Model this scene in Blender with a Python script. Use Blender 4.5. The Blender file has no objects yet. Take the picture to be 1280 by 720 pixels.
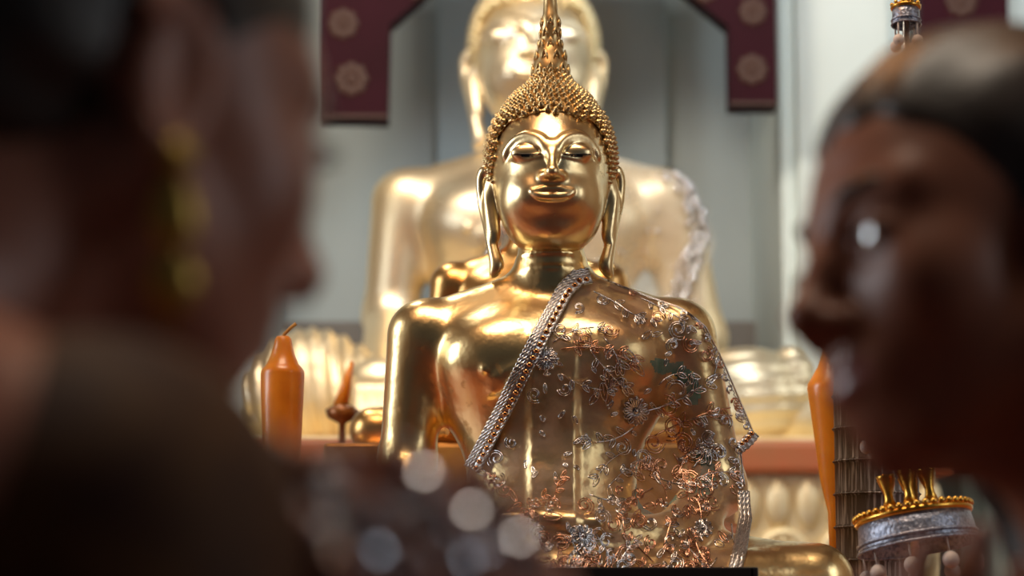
import bpy, bmesh, math, random
import numpy as np
from mathutils import Vector, Matrix, Quaternion
from mathutils.bvhtree import BVHTree
random.seed(7); RNG = np.random.default_rng(7)
PI = math.pi
scn = bpy.context.scene
COL = scn.collection

# ------------------------------------------------------------------ camera
FPX = 1280 / 36 * 85
PITCH = math.radians(8); CP, SP = math.cos(PITCH), math.sin(PITCH)
CAMZ = 0.85
def at(px, py, Y):
    u, v = (px - 640) / FPX, (360 - py) / FPX
    k = Y / (CP - v * SP)
    return Vector((u * k, Y, CAMZ + (SP + v * CP) * k))
cd = bpy.data.cameras.new('camera'); cam = bpy.data.objects.new('camera', cd); COL.objects.link(cam)
cam.location = (0, 0, CAMZ); cam.rotation_euler = (PI / 2 + PITCH, 0, 0)
cd.lens = 85; cd.sensor_width = 36; cd.clip_start = 0.05; cd.clip_end = 60
cd.dof.use_dof = True; cd.dof.focus_distance = 2.95; cd.dof.aperture_fstop = 4.2
scn.camera = cam
scn.view_settings.view_transform = 'Standard'; scn.view_settings.look = 'None'
scn.view_settings.gamma = 1; scn.view_settings.use_curve_mapping = False
scn.view_settings.exposure = 0.0
scn.cycles.use_denoising = True
scn.cycles.max_bounces = 8; scn.cycles.transparent_max_bounces = 24
scn.cycles.sample_clamp_indirect = 6.0

# ------------------------------------------------------------------ materials
def mat(name, col, rough=0.5, metal=0.0, col2=None, nscale=20, bump=0.0, bscale=60, rough2=None, spec=0.5,
        emit=None, estr=0, sss=0, trans=0, coat=0, sheen=0, detail=4, thr=(0.35, 0.65), dist=0.0015):
    m = bpy.data.materials.new(name); m.use_nodes = True
    nt = m.node_tree; b = nt.nodes['Principled BSDF']; N = nt.nodes.new; L = nt.links.new
    b.inputs['Base Color'].default_value = (*col, 1); b.inputs['Roughness'].default_value = rough
    b.inputs['Metallic'].default_value = metal; b.inputs['Specular IOR Level'].default_value = spec
    b.inputs['Coat Weight'].default_value = coat; b.inputs['Sheen Weight'].default_value = sheen
    b.inputs['Transmission Weight'].default_value = trans
    if sss:
        b.inputs['Subsurface Weight'].default_value = sss
        b.inputs['Subsurface Radius'].default_value = (0.02, 0.008, 0.004); b.inputs['Subsurface Scale'].default_value = 0.6
    if emit: b.inputs['Emission Color'].default_value = (*emit, 1); b.inputs['Emission Strength'].default_value = estr
    tc = N('ShaderNodeTexCoord')
    if col2 is not None:
        n = N('ShaderNodeTexNoise'); n.inputs['Scale'].default_value = nscale; n.inputs['Detail'].default_value = detail
        L(tc.outputs['Object'], n.inputs['Vector'])
        r = N('ShaderNodeValToRGB'); r.color_ramp.elements[0].position = thr[0]; r.color_ramp.elements[1].position = thr[1]
        r.color_ramp.elements[0].color = (*col2, 1); r.color_ramp.elements[1].color = (*col, 1)
        L(n.outputs['Fac'], r.inputs['Fac']); L(r.outputs['Color'], b.inputs['Base Color'])
        if rough2 is not None:
            mr = N('ShaderNodeMapRange'); mr.inputs['From Min'].default_value = thr[0]; mr.inputs['From Max'].default_value = thr[1]
            mr.inputs['To Min'].default_value = rough2; mr.inputs['To Max'].default_value = rough
            L(n.outputs['Fac'], mr.inputs['Value']); L(mr.outputs['Result'], b.inputs['Roughness'])
    if bump:
        n2 = N('ShaderNodeTexNoise'); n2.inputs['Scale'].default_value = bscale; n2.inputs['Detail'].default_value = 3
        L(tc.outputs['Object'], n2.inputs['Vector'])
        bp = N('ShaderNodeBump'); bp.inputs['Strength'].default_value = bump; bp.inputs['Distance'].default_value = dist
        L(n2.outputs['Fac'], bp.inputs['Height']); L(bp.outputs['Normal'], b.inputs['Normal'])
    return m
M = {}
M['gold'] = mat('gilded_bronze', (0.86, 0.64, 0.31), 0.29, 1, (0.50, 0.28, 0.10), 42, 0.5, 30, 0.5, dist=0.003, thr=(0.27, 0.40), detail=6)
M['gold_face'] = mat('polished_gilding', (0.90, 0.73, 0.42), 0.27, 1, (0.80, 0.59, 0.30), 22, 0.35, 26, 0.36, dist=0.003)
M['gold_hair'] = mat('dark_gilded_curls', (0.72, 0.54, 0.27), 0.36, 1, (0.50, 0.34, 0.15), 90)
M['gold_mid'] = mat('orange_gilding', (0.74, 0.44, 0.16), 0.30, 1, (0.60, 0.34, 0.12), 14, 0.3, 40)
M['gold_big'] = mat('pale_gilding', (0.95, 0.82, 0.59), 0.42, 1, (0.88, 0.70, 0.42), 6, 0.3, 12, 0.5, dist=0.004)
M['gold_bighair'] = mat('pale_gilded_hair', (0.90, 0.76, 0.45), 0.35, 1)
M['gold_trim'] = mat('gold_trim', (0.85, 0.50, 0.10), 0.28, 1, (0.6, 0.3, 0.05), 60)
M['patina'] = mat('green_patina', (0.03, 0.20, 0.165), 0.6, 0, (0.09, 0.27, 0.20), 60, 0.3, 90)
M['inlay'] = mat('black_inlay', (0.008, 0.008, 0.008), 0.25)
M['pearl'] = mat('shell_inlay', (0.72, 0.80, 0.88), 0.2)
M['silver'] = mat('silver_thread', (0.78, 0.77, 0.78), 0.22, 1, (0.50, 0.48, 0.48), 200)
M['copper'] = mat('copper_thread', (0.80, 0.48, 0.33), 0.26, 1, (0.55, 0.30, 0.20), 200)
M['braid'] = mat('silver_braid', (0.74, 0.72, 0.70), 0.32, 1, (0.46, 0.44, 0.43), 260, 0.3, 320)
M['bead'] = mat('amber_bead', (0.62, 0.30, 0.12), 0.2, 1)
M['wax'] = mat('amber_wax', (0.78, 0.27, 0.015), 0.32, 0, (0.62, 0.19, 0.01), 20, 0.1, 30, sss=0.35, coat=0.2)
M['wick'] = mat('wick', (0.42, 0.20, 0.03), 0.7)
M['cream'] = mat('cream_gilded_stucco', (0.88, 0.76, 0.50), 0.45, 0.35, (0.80, 0.64, 0.36), 14, 0.3, 20)
M['redband'] = mat('vermilion_lacquer', (0.50, 0.13, 0.05), 0.5, 0, (0.42, 0.15, 0.06), 6)
M['wall'] = mat('grey_plaster', (0.50, 0.56, 0.57), 0.8, 0, (0.48, 0.535, 0.545), 3)
M['wall_b'] = mat('blue_grey_plaster', (0.44, 0.52, 0.56), 0.8, 0, (0.42, 0.50, 0.54), 3)
M['pillar'] = mat('white_plaster', (0.74, 0.82, 0.80), 0.6, 0, (0.70, 0.78, 0.76), 3)
M['wall_shade'] = mat('shaded_wall_tone', (0.26, 0.235, 0.22), 0.8, 0, (0.23, 0.21, 0.195), 3)
M['floor'] = mat('dark_red_carpet', (0.10, 0.018, 0.012), 0.9, 0, (0.07, 0.012, 0.01), 30)
M['ceil'] = mat('red_brown_timber', (0.16, 0.05, 0.025), 0.6, 0, (0.10, 0.03, 0.018), 4)
M['sidewall'] = mat('ochre_plaster', (0.42, 0.34, 0.25), 0.8, 0, (0.38, 0.30, 0.22), 3)
M['maroon'] = mat('maroon_lacquer', (0.030, 0.002, 0.007), 0.65, 0, (0.024, 0.0015, 0.005), 5, spec=.12)
M['stencil'] = mat('dull_gold_stencil', (0.05, 0.014, 0.005), 0.6, 0)
M['altar'] = mat('red_gold_altar', (0.35, 0.10, 0.04), 0.4, 0, (0.28, 0.08, 0.03), 8)
M['black'] = mat('black_lacquer', (0.006, 0.005, 0.005), 0.35)
M['amber'] = mat('brown_resin', (0.16, 0.055, 0.012), 0.25, 0.3, (0.28, 0.10, 0.02), 50)
M['skin'] = mat('brown_skin', (0.30, 0.125, 0.082), 0.40, 0, (0.25, 0.10, 0.066), 10, 0.15, 300, sss=0.12, dist=0.0004, spec=.28)
M['skin_r'] = mat('tan_skin', (0.26, 0.098, 0.058), 0.40, 0, (0.21, 0.08, 0.046), 10, 0.15, 300, sss=0.12, dist=0.0004, spec=.25)
M['lip'] = mat('rose_lips', (0.22, 0.06, 0.05), 0.32)
M['hair'] = mat('black_hair', (0.012, 0.009, 0.008), 0.42, 0, (0.02, 0.014, 0.011), 40, 0.4, 120)
M['hair_r'] = mat('dark_brown_hair', (0.022, 0.012, 0.008), 0.42, 0, (0.034, 0.017, 0.010), 40, 0.4, 120)
M['eyewhite'] = mat('eye_white', (0.40, 0.36, 0.34), 0.08, coat=1)
M['iris'] = mat('dark_iris', (0.03, 0.015, 0.01), 0.03, coat=1, spec=1)
M['iris'].node_tree.nodes['Principled BSDF'].inputs['IOR'].default_value = 4.0; M['iris'].node_tree.nodes['Principled BSDF'].inputs['Coat IOR'].default_value = 3.5
M['nail'] = mat('nail', (0.36, 0.17, 0.13), 0.2, coat=0.5)
M['brocade'] = mat('gold_brown_brocade', (0.085, 0.034, 0.008), 0.7, 0, (0.035, 0.011, 0.005), 28, 0.3, 90, spec=.2)
M['silk'] = mat('dark_brown_silk', (0.05, 0.022, 0.012), 0.55, 0, (0.03, 0.013, 0.008), 20)
M['skirt'] = mat('dark_wine_skirt', (0.06, 0.015, 0.015), 0.6, 0, (0.09, 0.03, 0.02), 20)
M['crystal'] = mat('crystal_bead', (0.80, 0.80, 0.88), 0.22, 1)
M['ball'] = mat('cream_bead', (0.66, 0.56, 0.50), 0.5)
M['earring'] = mat('old_gold', (0.60, 0.40, 0.10), 0.38, 1, (0.35, 0.22, 0.05), 200)

def lace_mat(name, col, lo, hi, scale):
    m = bpy.data.materials.new(name); m.use_nodes = True
    nt = m.node_tree; N = nt.nodes.new; L = nt.links.new
    b = nt.nodes['Principled BSDF']; out = nt.nodes['Material Output']
    b.inputs['Base Color'].default_value = (*col, 1); b.inputs['Roughness'].default_value = 0.55
    b.inputs['Sheen Weight'].default_value = 0.3
    tr = N('ShaderNodeBsdfTransparent'); mx = N('ShaderNodeMixShader'); tc = N('ShaderNodeTexCoord')
    n = N('ShaderNodeTexNoise'); n.inputs['Scale'].default_value = scale; n.inputs['Detail'].default_value = 5
    L(tc.outputs['Object'], n.inputs['Vector'])
    mr = N('ShaderNodeMapRange'); mr.inputs['From Min'].default_value = 0.35; mr.inputs['From Max'].default_value = 0.7
    mr.inputs['To Min'].default_value = lo; mr.inputs['To Max'].default_value = hi
    L(n.outputs['Fac'], mr.inputs['Value']); L(mr.outputs['Result'], mx.inputs['Fac'])
    L(tr.outputs['BSDF'], mx.inputs[1]); L(b.outputs['BSDF'], mx.inputs[2]); L(mx.outputs['Shader'], out.inputs['Surface'])
    return m
M['lace'] = lace_mat('sheer_brown_net', (0.42, 0.28, 0.20), 0.12, 0.40, 40)
M['lace_big'] = lace_mat('sheer_pale_net', (0.85, 0.74, 0.56), 0.25, 0.55, 12)
M['fringe'] = mat('silver_blue_sequin_cloth', (0.40, 0.42, 0.50), 0.35, 0.7, (0.16, 0.17, 0.22), 220, 0.9, 260)
def gauze_mat():
    m = mat('dark_silver_gauze', (0.10, 0.075, 0.055), 0.5, 0.3)
    nt = m.node_tree; N = nt.nodes.new; L = nt.links.new; b = nt.nodes['Principled BSDF']
    tc = N('ShaderNodeTexCoord'); mp = N('ShaderNodeMapping'); mp.inputs['Scale'].default_value = (260, 260, 14)
    n = N('ShaderNodeTexNoise'); n.inputs['Scale'].default_value = 1.0; n.inputs['Detail'].default_value = 3
    L(tc.outputs['Object'], mp.inputs['Vector']); L(mp.outputs['Vector'], n.inputs['Vector'])
    r = N('ShaderNodeValToRGB'); r.color_ramp.elements[0].position = 0.5; r.color_ramp.elements[1].position = 0.72
    r.color_ramp.elements[0].color = (0.075, 0.055, 0.042, 1); r.color_ramp.elements[1].color = (0.42, 0.38, 0.36, 1)
    L(n.outputs['Fac'], r.inputs['Fac']); L(r.outputs['Color'], b.inputs['Base Color'])
    return m
M['gauze'] = gauze_mat()

# ------------------------------------------------------------------ object helpers
def link(name, me, m, parent=None, loc=None, smooth=True):
    o = bpy.data.objects.new(name, me); COL.objects.link(o)
    for x in (m if isinstance(m, (list, tuple)) else [m]): me.materials.append(x)
    if smooth and len(me.polygons): me.polygons.foreach_set('use_smooth', [True] * len(me.polygons))
    if parent is not None: o.parent = parent
    if loc is not None: o.location = loc
    return o
def mesh(name, v, f, m, parent=None, loc=None, smooth=True):
    me = bpy.data.meshes.new(name)
    me.from_pydata(v.tolist() if hasattr(v, 'tolist') else [tuple(p) for p in v], [], f.tolist() if hasattr(f, 'tolist') else f)
    me.update()
    return link(name, me, m, parent, loc, smooth)
def thing(name, label, cat, loc=(0, 0, 0), rot=(0, 0, 0), group=None):
    o = bpy.data.objects.new(name, None); COL.objects.link(o); o.empty_display_size = 0.05
    o.location = loc; o.rotation_euler = rot; o['label'] = label; o['category'] = cat
    if group: o['group'] = group
    return o
def tag(o, label, cat, group=None):
    o['label'] = label; o['category'] = cat
    if group: o['group'] = group
    return o
def struct(o): o['kind'] = 'structure'; return o
class MB:
    def __init__(s): s.v = []; s.f = []
    def add(s, v, f):
        n = len(s.v); s.v += [tuple(p) for p in v]; s.f += [tuple(i + n for i in q) for q in f]
    def box(s, lo, hi, bev=0.0):
        x0, y0, z0 = lo; x1, y1, z1 = hi
        if bev <= 0:
            s.add([(x0,y0,z0),(x1,y0,z0),(x1,y1,z0),(x0,y1,z0),(x0,y0,z1),(x1,y0,z1),(x1,y1,z1),(x0,y1,z1)],
                  [(0,3,2,1),(4,5,6,7),(0,1,5,4),(1,2,6,5),(2,3,7,6),(3,0,4,7)]); return
        bm = bmesh.new(); bmesh.ops.create_cube(bm, size=1)
        for v in bm.verts: v.co = Vector(((x0+x1)/2+v.co.x*(x1-x0), (y0+y1)/2+v.co.y*(y1-y0), (z0+z1)/2+v.co.z*(z1-z0)))
        bmesh.ops.bevel(bm, geom=list(bm.edges), offset=bev, segments=2, affect='EDGES', profile=0.6)
        bm.verts.index_update(); s.add([v.co.copy() for v in bm.verts], [[v.index for v in f.verts] for f in bm.faces]); bm.free()
    def prism(s, poly, y0, y1):      # polygon in x,z extruded along y
        n = len(poly)
        s.add([(x, y0, z) for x, z in poly] + [(x, y1, z) for x, z in poly],
              [tuple(range(n)), tuple(range(2*n-1, n-1, -1))] + [(i, i+n, (i+1) % n + n, (i+1) % n) for i in range(n)])
    def lathe(s, prof, n=32, c=(0, 0, 0), M4=None, sx=1, sy=1):   # prof: (r, z)
        vs = []; fs = []
        for r, z in prof:
            for k in range(n):
                a = 2*PI*k/n; p = Vector((c[0]+r*sx*math.cos(a), c[1]+r*sy*math.sin(a), c[2]+z)); vs.append(M4 @ p if M4 else p)
        for i in range(len(prof)-1):
            for k in range(n): fs.append((i*n+k, i*n+(k+1) % n, (i+1)*n+(k+1) % n, (i+1)*n+k))
        fs.append(tuple(range(n-1, -1, -1))); fs.append(tuple((len(prof)-1)*n+k for k in range(n)))
        s.add(vs, fs)
    def tube(s, pts, r, n=6, closed=False, up=None):
        pts = [Vector(p) for p in pts]; m = len(pts)
        if m < 2: return
        rr = r if isinstance(r, (list, tuple)) else [r]*m
        vs = []; prev = None
        for i, p in enumerate(pts):
            t = (pts[(i+1) % m]-pts[i-1]) if closed else (pts[min(i+1, m-1)]-pts[max(i-1, 0)])
            if t.length < 1e-9: t = Vector((0, 0, 1))
            t.normalize()
            a = prev if prev is not None else (Vector((0, 1, 0)) if abs(t.y) < .9 else Vector((1, 0, 0)))
            a = a - t*a.dot(t)
            if a.length < 1e-6: a = t.orthogonal()
            a.normalize(); prev = a; b = t.cross(a)
            for k in range(n):
                w = 2*PI*k/n; vs.append(p+(a*math.cos(w)+b*math.sin(w))*rr[i])
        fs = []
        for i in range(m if closed else m-1):
            j = (i+1) % m
            for k in range(n): fs.append((i*n+k, i*n+(k+1) % n, j*n+(k+1) % n, j*n+k))
        if not closed: fs.append(tuple(range(n-1, -1, -1))); fs.append(tuple((m-1)*n+k for k in range(n)))
        s.add(vs, fs)
    def ball(s, c, r, n=10, m=7, sc=(1, 1, 1), R=None):
        vs = [];
        for i in range(m+1):
            th = PI*i/m
            for k in range(n):
                a = 2*PI*k/n; p = Vector((r*sc[0]*math.sin(th)*math.cos(a), r*sc[1]*math.sin(th)*math.sin(a), r*sc[2]*math.cos(th)))
                vs.append(Vector(c)+(R @ p if R else p))
        fs = [(i*n+k, (i+1)*n+k, (i+1)*n+(k+1) % n, i*n+(k+1) % n) for i in range(m) for k in range(n)]
        s.add(vs, fs)
    def torus(s, c, R, r, n=32, k=8, M3=None):
        pts = []
        for i in range(n):
            a = 2*PI*i/n; p = Vector((R*math.cos(a), R*math.sin(a), 0)); pts.append(Vector(c)+(M3 @ p if M3 else p))
        s.tube(pts, r, k, closed=True)
    def build(s, name, m, parent=None, loc=None, smooth=True):
        return mesh(name, s.v, s.f, m, parent, loc, smooth)

# ------------------------------------------------------------------ signed distance sculpting
class SDF:
    def __init__(s, lo, hi, h):
        s.lo = np.array(lo, float); s.h = h
        s.n = np.ceil((np.array(hi)-s.lo)/h).astype(int)+1
        s.ax = [s.lo[i]+h*np.arange(s.n[i]) for i in range(3)]
        s.D = np.full(s.n, 10.0, np.float32); s.Fr = np.eye(3); s.T = np.zeros(3); s.S = 1.0
    def frame(s, R=None, T=(0, 0, 0), S=1.0):
        s.Fr = np.eye(3) if R is None else np.array(R, float); s.T = np.array(T, float); s.S = S
    def P(s, p): return s.Fr @ (np.array(p, float)*s.S)+s.T
    def _win(s, lo, hi):
        a = np.clip(np.floor((lo-s.lo)/s.h).astype(int), 0, s.n); b = np.clip(np.ceil((hi-s.lo)/s.h).astype(int)+1, 0, s.n)
        if (b <= a).any(): return None
        sl = tuple(slice(a[i], b[i]) for i in range(3))
        X = s.ax[0][sl[0]][:, None, None].astype(np.float32); Y = s.ax[1][sl[1]][None, :, None].astype(np.float32); Z = s.ax[2][sl[2]][None, None, :].astype(np.float32)
        return sl, X, Y, Z
    def _op(s, sl, d, k, sub):
        D = s.D[sl]
        if sub:
            if k <= 0: s.D[sl] = np.maximum(D, -d)
            else:
                h = np.clip(.5-.5*(D+d)/k, 0, 1); s.D[sl] = D*(1-h)-d*h+k*h*(1-h)
        else:
            if k <= 0: s.D[sl] = np.minimum(D, d)
            else:
                h = np.clip(.5+.5*(d-D)/k, 0, 1); s.D[sl] = d*(1-h)+D*h-k*h*(1-h)
    def cap(s, a, b, ra, rb=None, k=.01, sub=False):
        rb = ra if rb is None else rb; k *= s.S
        a, b = s.P(a), s.P(b); ra, rb = ra*s.S, rb*s.S; pad = .03+k+max(ra, rb)
        w = s._win(np.minimum(a, b)-pad, np.maximum(a, b)+pad)
        if w is None: return
        sl, X, Y, Z = w; ab = b-a; L2 = max(ab @ ab, 1e-12)
        t = np.clip(((X-a[0])*ab[0]+(Y-a[1])*ab[1]+(Z-a[2])*ab[2])/L2, 0, 1)
        d = np.sqrt((X-a[0]-t*ab[0])**2+(Y-a[1]-t*ab[1])**2+(Z-a[2]-t*ab[2])**2)-(ra+(rb-ra)*t)
        s._op(sl, d.astype(np.float32), k, sub)
    def ell(s, c, r, k=.01, sub=False, R=None):
        k *= s.S; c = s.P(c); r = np.array(r, float)*s.S; A = s.Fr @ (np.eye(3) if R is None else np.array(R))
        ext = np.sqrt(((A*r)**2).sum(1))+.03+k
        w = s._win(c-ext, c+ext)
        if w is None: return
        sl, X, Y, Z = w; X = X-c[0]; Y = Y-c[1]; Z = Z-c[2]
        q = [(A[0, i]*X+A[1, i]*Y+A[2, i]*Z)/r[i] for i in range(3)]
        k0 = np.sqrt(q[0]**2+q[1]**2+q[2]**2); k1 = np.sqrt((q[0]/r[0])**2+(q[1]/r[1])**2+(q[2]/r[2])**2)+1e-6
        s._op(sl, (k0*(k0-1)/k1).astype(np.float32), k, sub)
    def path(s, pts, r, k=.005, sub=False):
        rr = r if isinstance(r, (list, tuple)) else [r]*len(pts)
        for i in range(len(pts)-1): s.cap(pts[i], pts[i+1], rr[i], rr[i+1], k, sub)
    def curve(s, pts, r, k=.005, n=24, sub=False):
        P = np.array(pts, float); m = len(P); rr = np.array(r if isinstance(r, (list, tuple)) else [r]*m, float)
        A = np.column_stack([P, rr]); A = np.vstack([2*A[0]-A[1], A, 2*A[-1]-A[-2]]); out = []
        for u in np.linspace(0, m-1-1e-9, n):
            i = int(u); t = u-i; a, b, c, d = A[i:i+4]
            out.append(.5*(2*b+(c-a)*t+(2*a-5*b+4*c-d)*t*t+(3*b-a-3*c+d)*t**3))
        out = np.array(out); s.path([tuple(o[:3]) for o in out], [max(.0004, float(o[3])) for o in out], k, sub)
    def grid(s): return s.ax[0][:, None, None], s.ax[1][None, :, None], s.ax[2][None, None, :]
    def front(s):                     # y of the surface nearest the viewer, for every x, z
        n = s.D < 0; j = n.argmax(1); hit = n.any(1); jm = np.maximum(j, 1)
        I, K = np.indices(j.shape); b = s.D[I, jm, K]; a = s.D[I, jm-1, K]
        t = np.where(hit, a/(a-b+1e-9), 0); y = s.ax[1][jm-1]+np.clip(t, 0, 1)*s.h
        return np.where(hit, y, np.nan)
    def net(s, smooth=1, off=0.0):
        D = s.D-off if off else s.D
        D = np.pad(D, 1, constant_values=10.0); sg = D < 0
        c = np.zeros(np.array(D.shape)-1, np.int8)
        offs = [(i, j, k) for i in (0, 1) for j in (0, 1) for k in (0, 1)]
        nx, ny, nz = D.shape
        for i, j, k in offs: c += sg[i:nx-1+i, j:ny-1+j, k:nz-1+k]
        act = (c > 0) & (c < 8); ii = np.argwhere(act); idx = np.full(act.shape, -1, np.int64); idx[act] = np.arange(len(ii))
        V = {o: D[ii[:, 0]+o[0], ii[:, 1]+o[1], ii[:, 2]+o[2]].astype(float) for o in offs}
        acc = np.zeros((len(ii), 3)); cn = np.zeros(len(ii))
        for o in offs:
            for ax in range(3):
                if o[ax]: continue
                p = list(o); p[ax] = 1; p = tuple(p); a, b = V[o], V[p]; m = (a < 0) != (b < 0)
                t = np.where(m, a/np.where(m, a-b, 1), 0); t = np.clip(t, .02, .98)
                for q in range(3): acc[:, q] += np.where(m, o[q]+(t if q == ax else 0), 0)
                cn += m
        v = (ii+acc/cn[:, None]-1)*s.h+s.lo
        F = []
        for ax in range(3):
            a = [slice(None)]*3; b = [slice(None)]*3; a[ax] = slice(0, -1); b[ax] = slice(1, None)
            for q in range(3):
                if q != ax: a[q] = b[q] = slice(1, -1)
            A, B = sg[tuple(a)], sg[tuple(b)]; e = np.argwhere(A != B); fl = A[A != B]
            u, w = (ax+1) % 3, (ax+2) % 3
            base = e.copy()
            for q in range(3):
                if q != ax: base[:, q] += 1
            def cell(du, dw):
                z = base.copy(); z[:, u] -= du; z[:, w] -= dw; return idx[z[:, 0], z[:, 1], z[:, 2]]
            qd = np.stack([cell(1, 1), cell(0, 1), cell(0, 0), cell(1, 0)], 1)
            qd[~fl] = qd[~fl][:, ::-1]; F.append(qd)
        F = np.concatenate(F)
        for _ in range(smooth):
            S = np.zeros_like(v); n = np.zeros(len(v))
            for i in range(4):
                for j in (1, 3):
                    np.add.at(S, F[:, i], v[F[:, (i+j) % 4]]); np.add.at(n, F[:, i], 1)
            v = v*.5+.5*S/np.maximum(n, 1)[:, None]
        return v, F
def basis(fwd, up):
    f = Vector(fwd).normalized(); u = Vector(up); u = (u-f*u.dot(f)).normalized(); l = u.cross(f)
    return np.array([f, l, u]).T           # columns forward, left, up

# ------------------------------------------------------------------ THE SETTING
def cbox(name, lo, hi, m, bev=0):
    b = MB(); b.box(lo, hi, bev); return struct(b.build(name, m, smooth=False))
cbox('floor', (-3.6, -1.5, -0.1), (3.6, 9.0, 0), M['floor'])
cbox('ceiling', (-3.6, -1.5, 5.2), (3.6, 9.0, 5.3), M['ceil'])
cbox('wall_left', (-3.6, -1.5, 0), (-3.5, 9.0, 5.2), M['sidewall'])
cbox('wall_right', (3.5, -1.5, 0), (3.6, 9.0, 5.2), M['sidewall'])
NY = 8.2
cbox('wall_back', (-3.6, NY, 0), (3.6, NY+.15, 5.2), M['wall'])
def X_at(px, Y): return at(px, 360, Y).x
# inner face of the niche: a shallow centre panel and two return strips of the wall
cbox('trim_1', (X_at(545, NY-.06), NY-.06, 0), (X_at(836, NY-.06), NY+.02, 5.2), M['wall_b'], .01)
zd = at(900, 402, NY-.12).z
cbox('wall_shade_band', (-2.4, NY-.14, 0), (2.4, NY+.02, zd), M['wall_shade'], .01)  # low slab, its dark colour stands in for shadow on the lower wall
PY = 7.25
cbox('wall_pillar', (X_at(978, PY), PY, 0), (X_at(1142, PY), NY+.02, 5.2), M['pillar'], .015)
cbox('trim_3', (X_at(1000, PY-.06), PY-.06, 0), (X_at(1120, PY-.06), PY+.05, 5.2), M['pillar'], .015)
cbox('wall_corner', (X_at(1258, PY), PY, 0), (3.5, NY+.02, 5.2), M['pillar'], .015)
cbox('wall_pier', (-3.5, PY, 0), (X_at(320, PY), NY+.02, 5.2), M['wall'], .015)

# carved maroon valance hung across the niche
VY = 7.05
val = thing('carved_valance', 'maroon lacquered valance with side drops and dull gold stencils above big statue', 'valance', (0, VY, 0))
def vz(py): return at(640, py, VY).z
def vx(px): return at(px, 60, VY).x
b = MB()
top = vz(-260)
b.prism([(vx(400), vz(153)), (vx(486), vz(155)), (vx(488), vz(36)), (vx(690), vz(-140)), (vx(909), vz(38)), (vx(909), vz(138)),
         (vx(968), vz(138)), (vx(968), top), (vx(400), top)], -.05, .05)
b.build('valance_board', M['maroon'], val, smooth=False)
def rosette(cx, cz, r, y):
    q = MB()
    for k in range(8):
        a = 2*PI*k/8; q.ball((cx+math.cos(a)*r*.62, y, cz+math.sin(a)*r*.62), r*.36, 8, 6, (1, .25, 1))
    q.ball((cx, y, cz), r*.38, 10, 6, (1, .4, 1)); return q
for px, py, r in [(441, 104, .055), (430, 35, .05), (938, 92, .05), (940, 20, .045), (880, -8, .045), (520, -12, .045)]:
    rosette(vx(px), vz(py), r, -.052).build('stencil_flower', M['stencil'], val)
for x0, x1, py in [(402, 486, 148), (910, 967, 132)]: q = MB(); q.box((vx(x0), -.058, vz(py+4)), (vx(x1), -.045, vz(py))); q.build('gold_hem', M['stencil'], val, smooth=False)
# maroon banner column behind the right-hand woman
ban = thing('hanging_banner', 'dark maroon hanging banner with faint gold stencils at top right beside the white pillar', 'banner', (0, 6.9, 0))
b = MB(); x0, x1 = at(1150, 0, 6.9).x, at(1254, 0, 6.9).x
b.prism([(x0, 1.3), (x1, 1.3), (x1+.04, 5.2), (x0, 5.2)], 0, .06); b.build('banner_cloth', M['maroon'], ban, smooth=False)
for py in (2, 60, 120): rosette((x0+x1)/2, at(0, py, 6.9).z, .05, -.002).build('stencil_flower', M['stencil'], ban)

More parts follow.
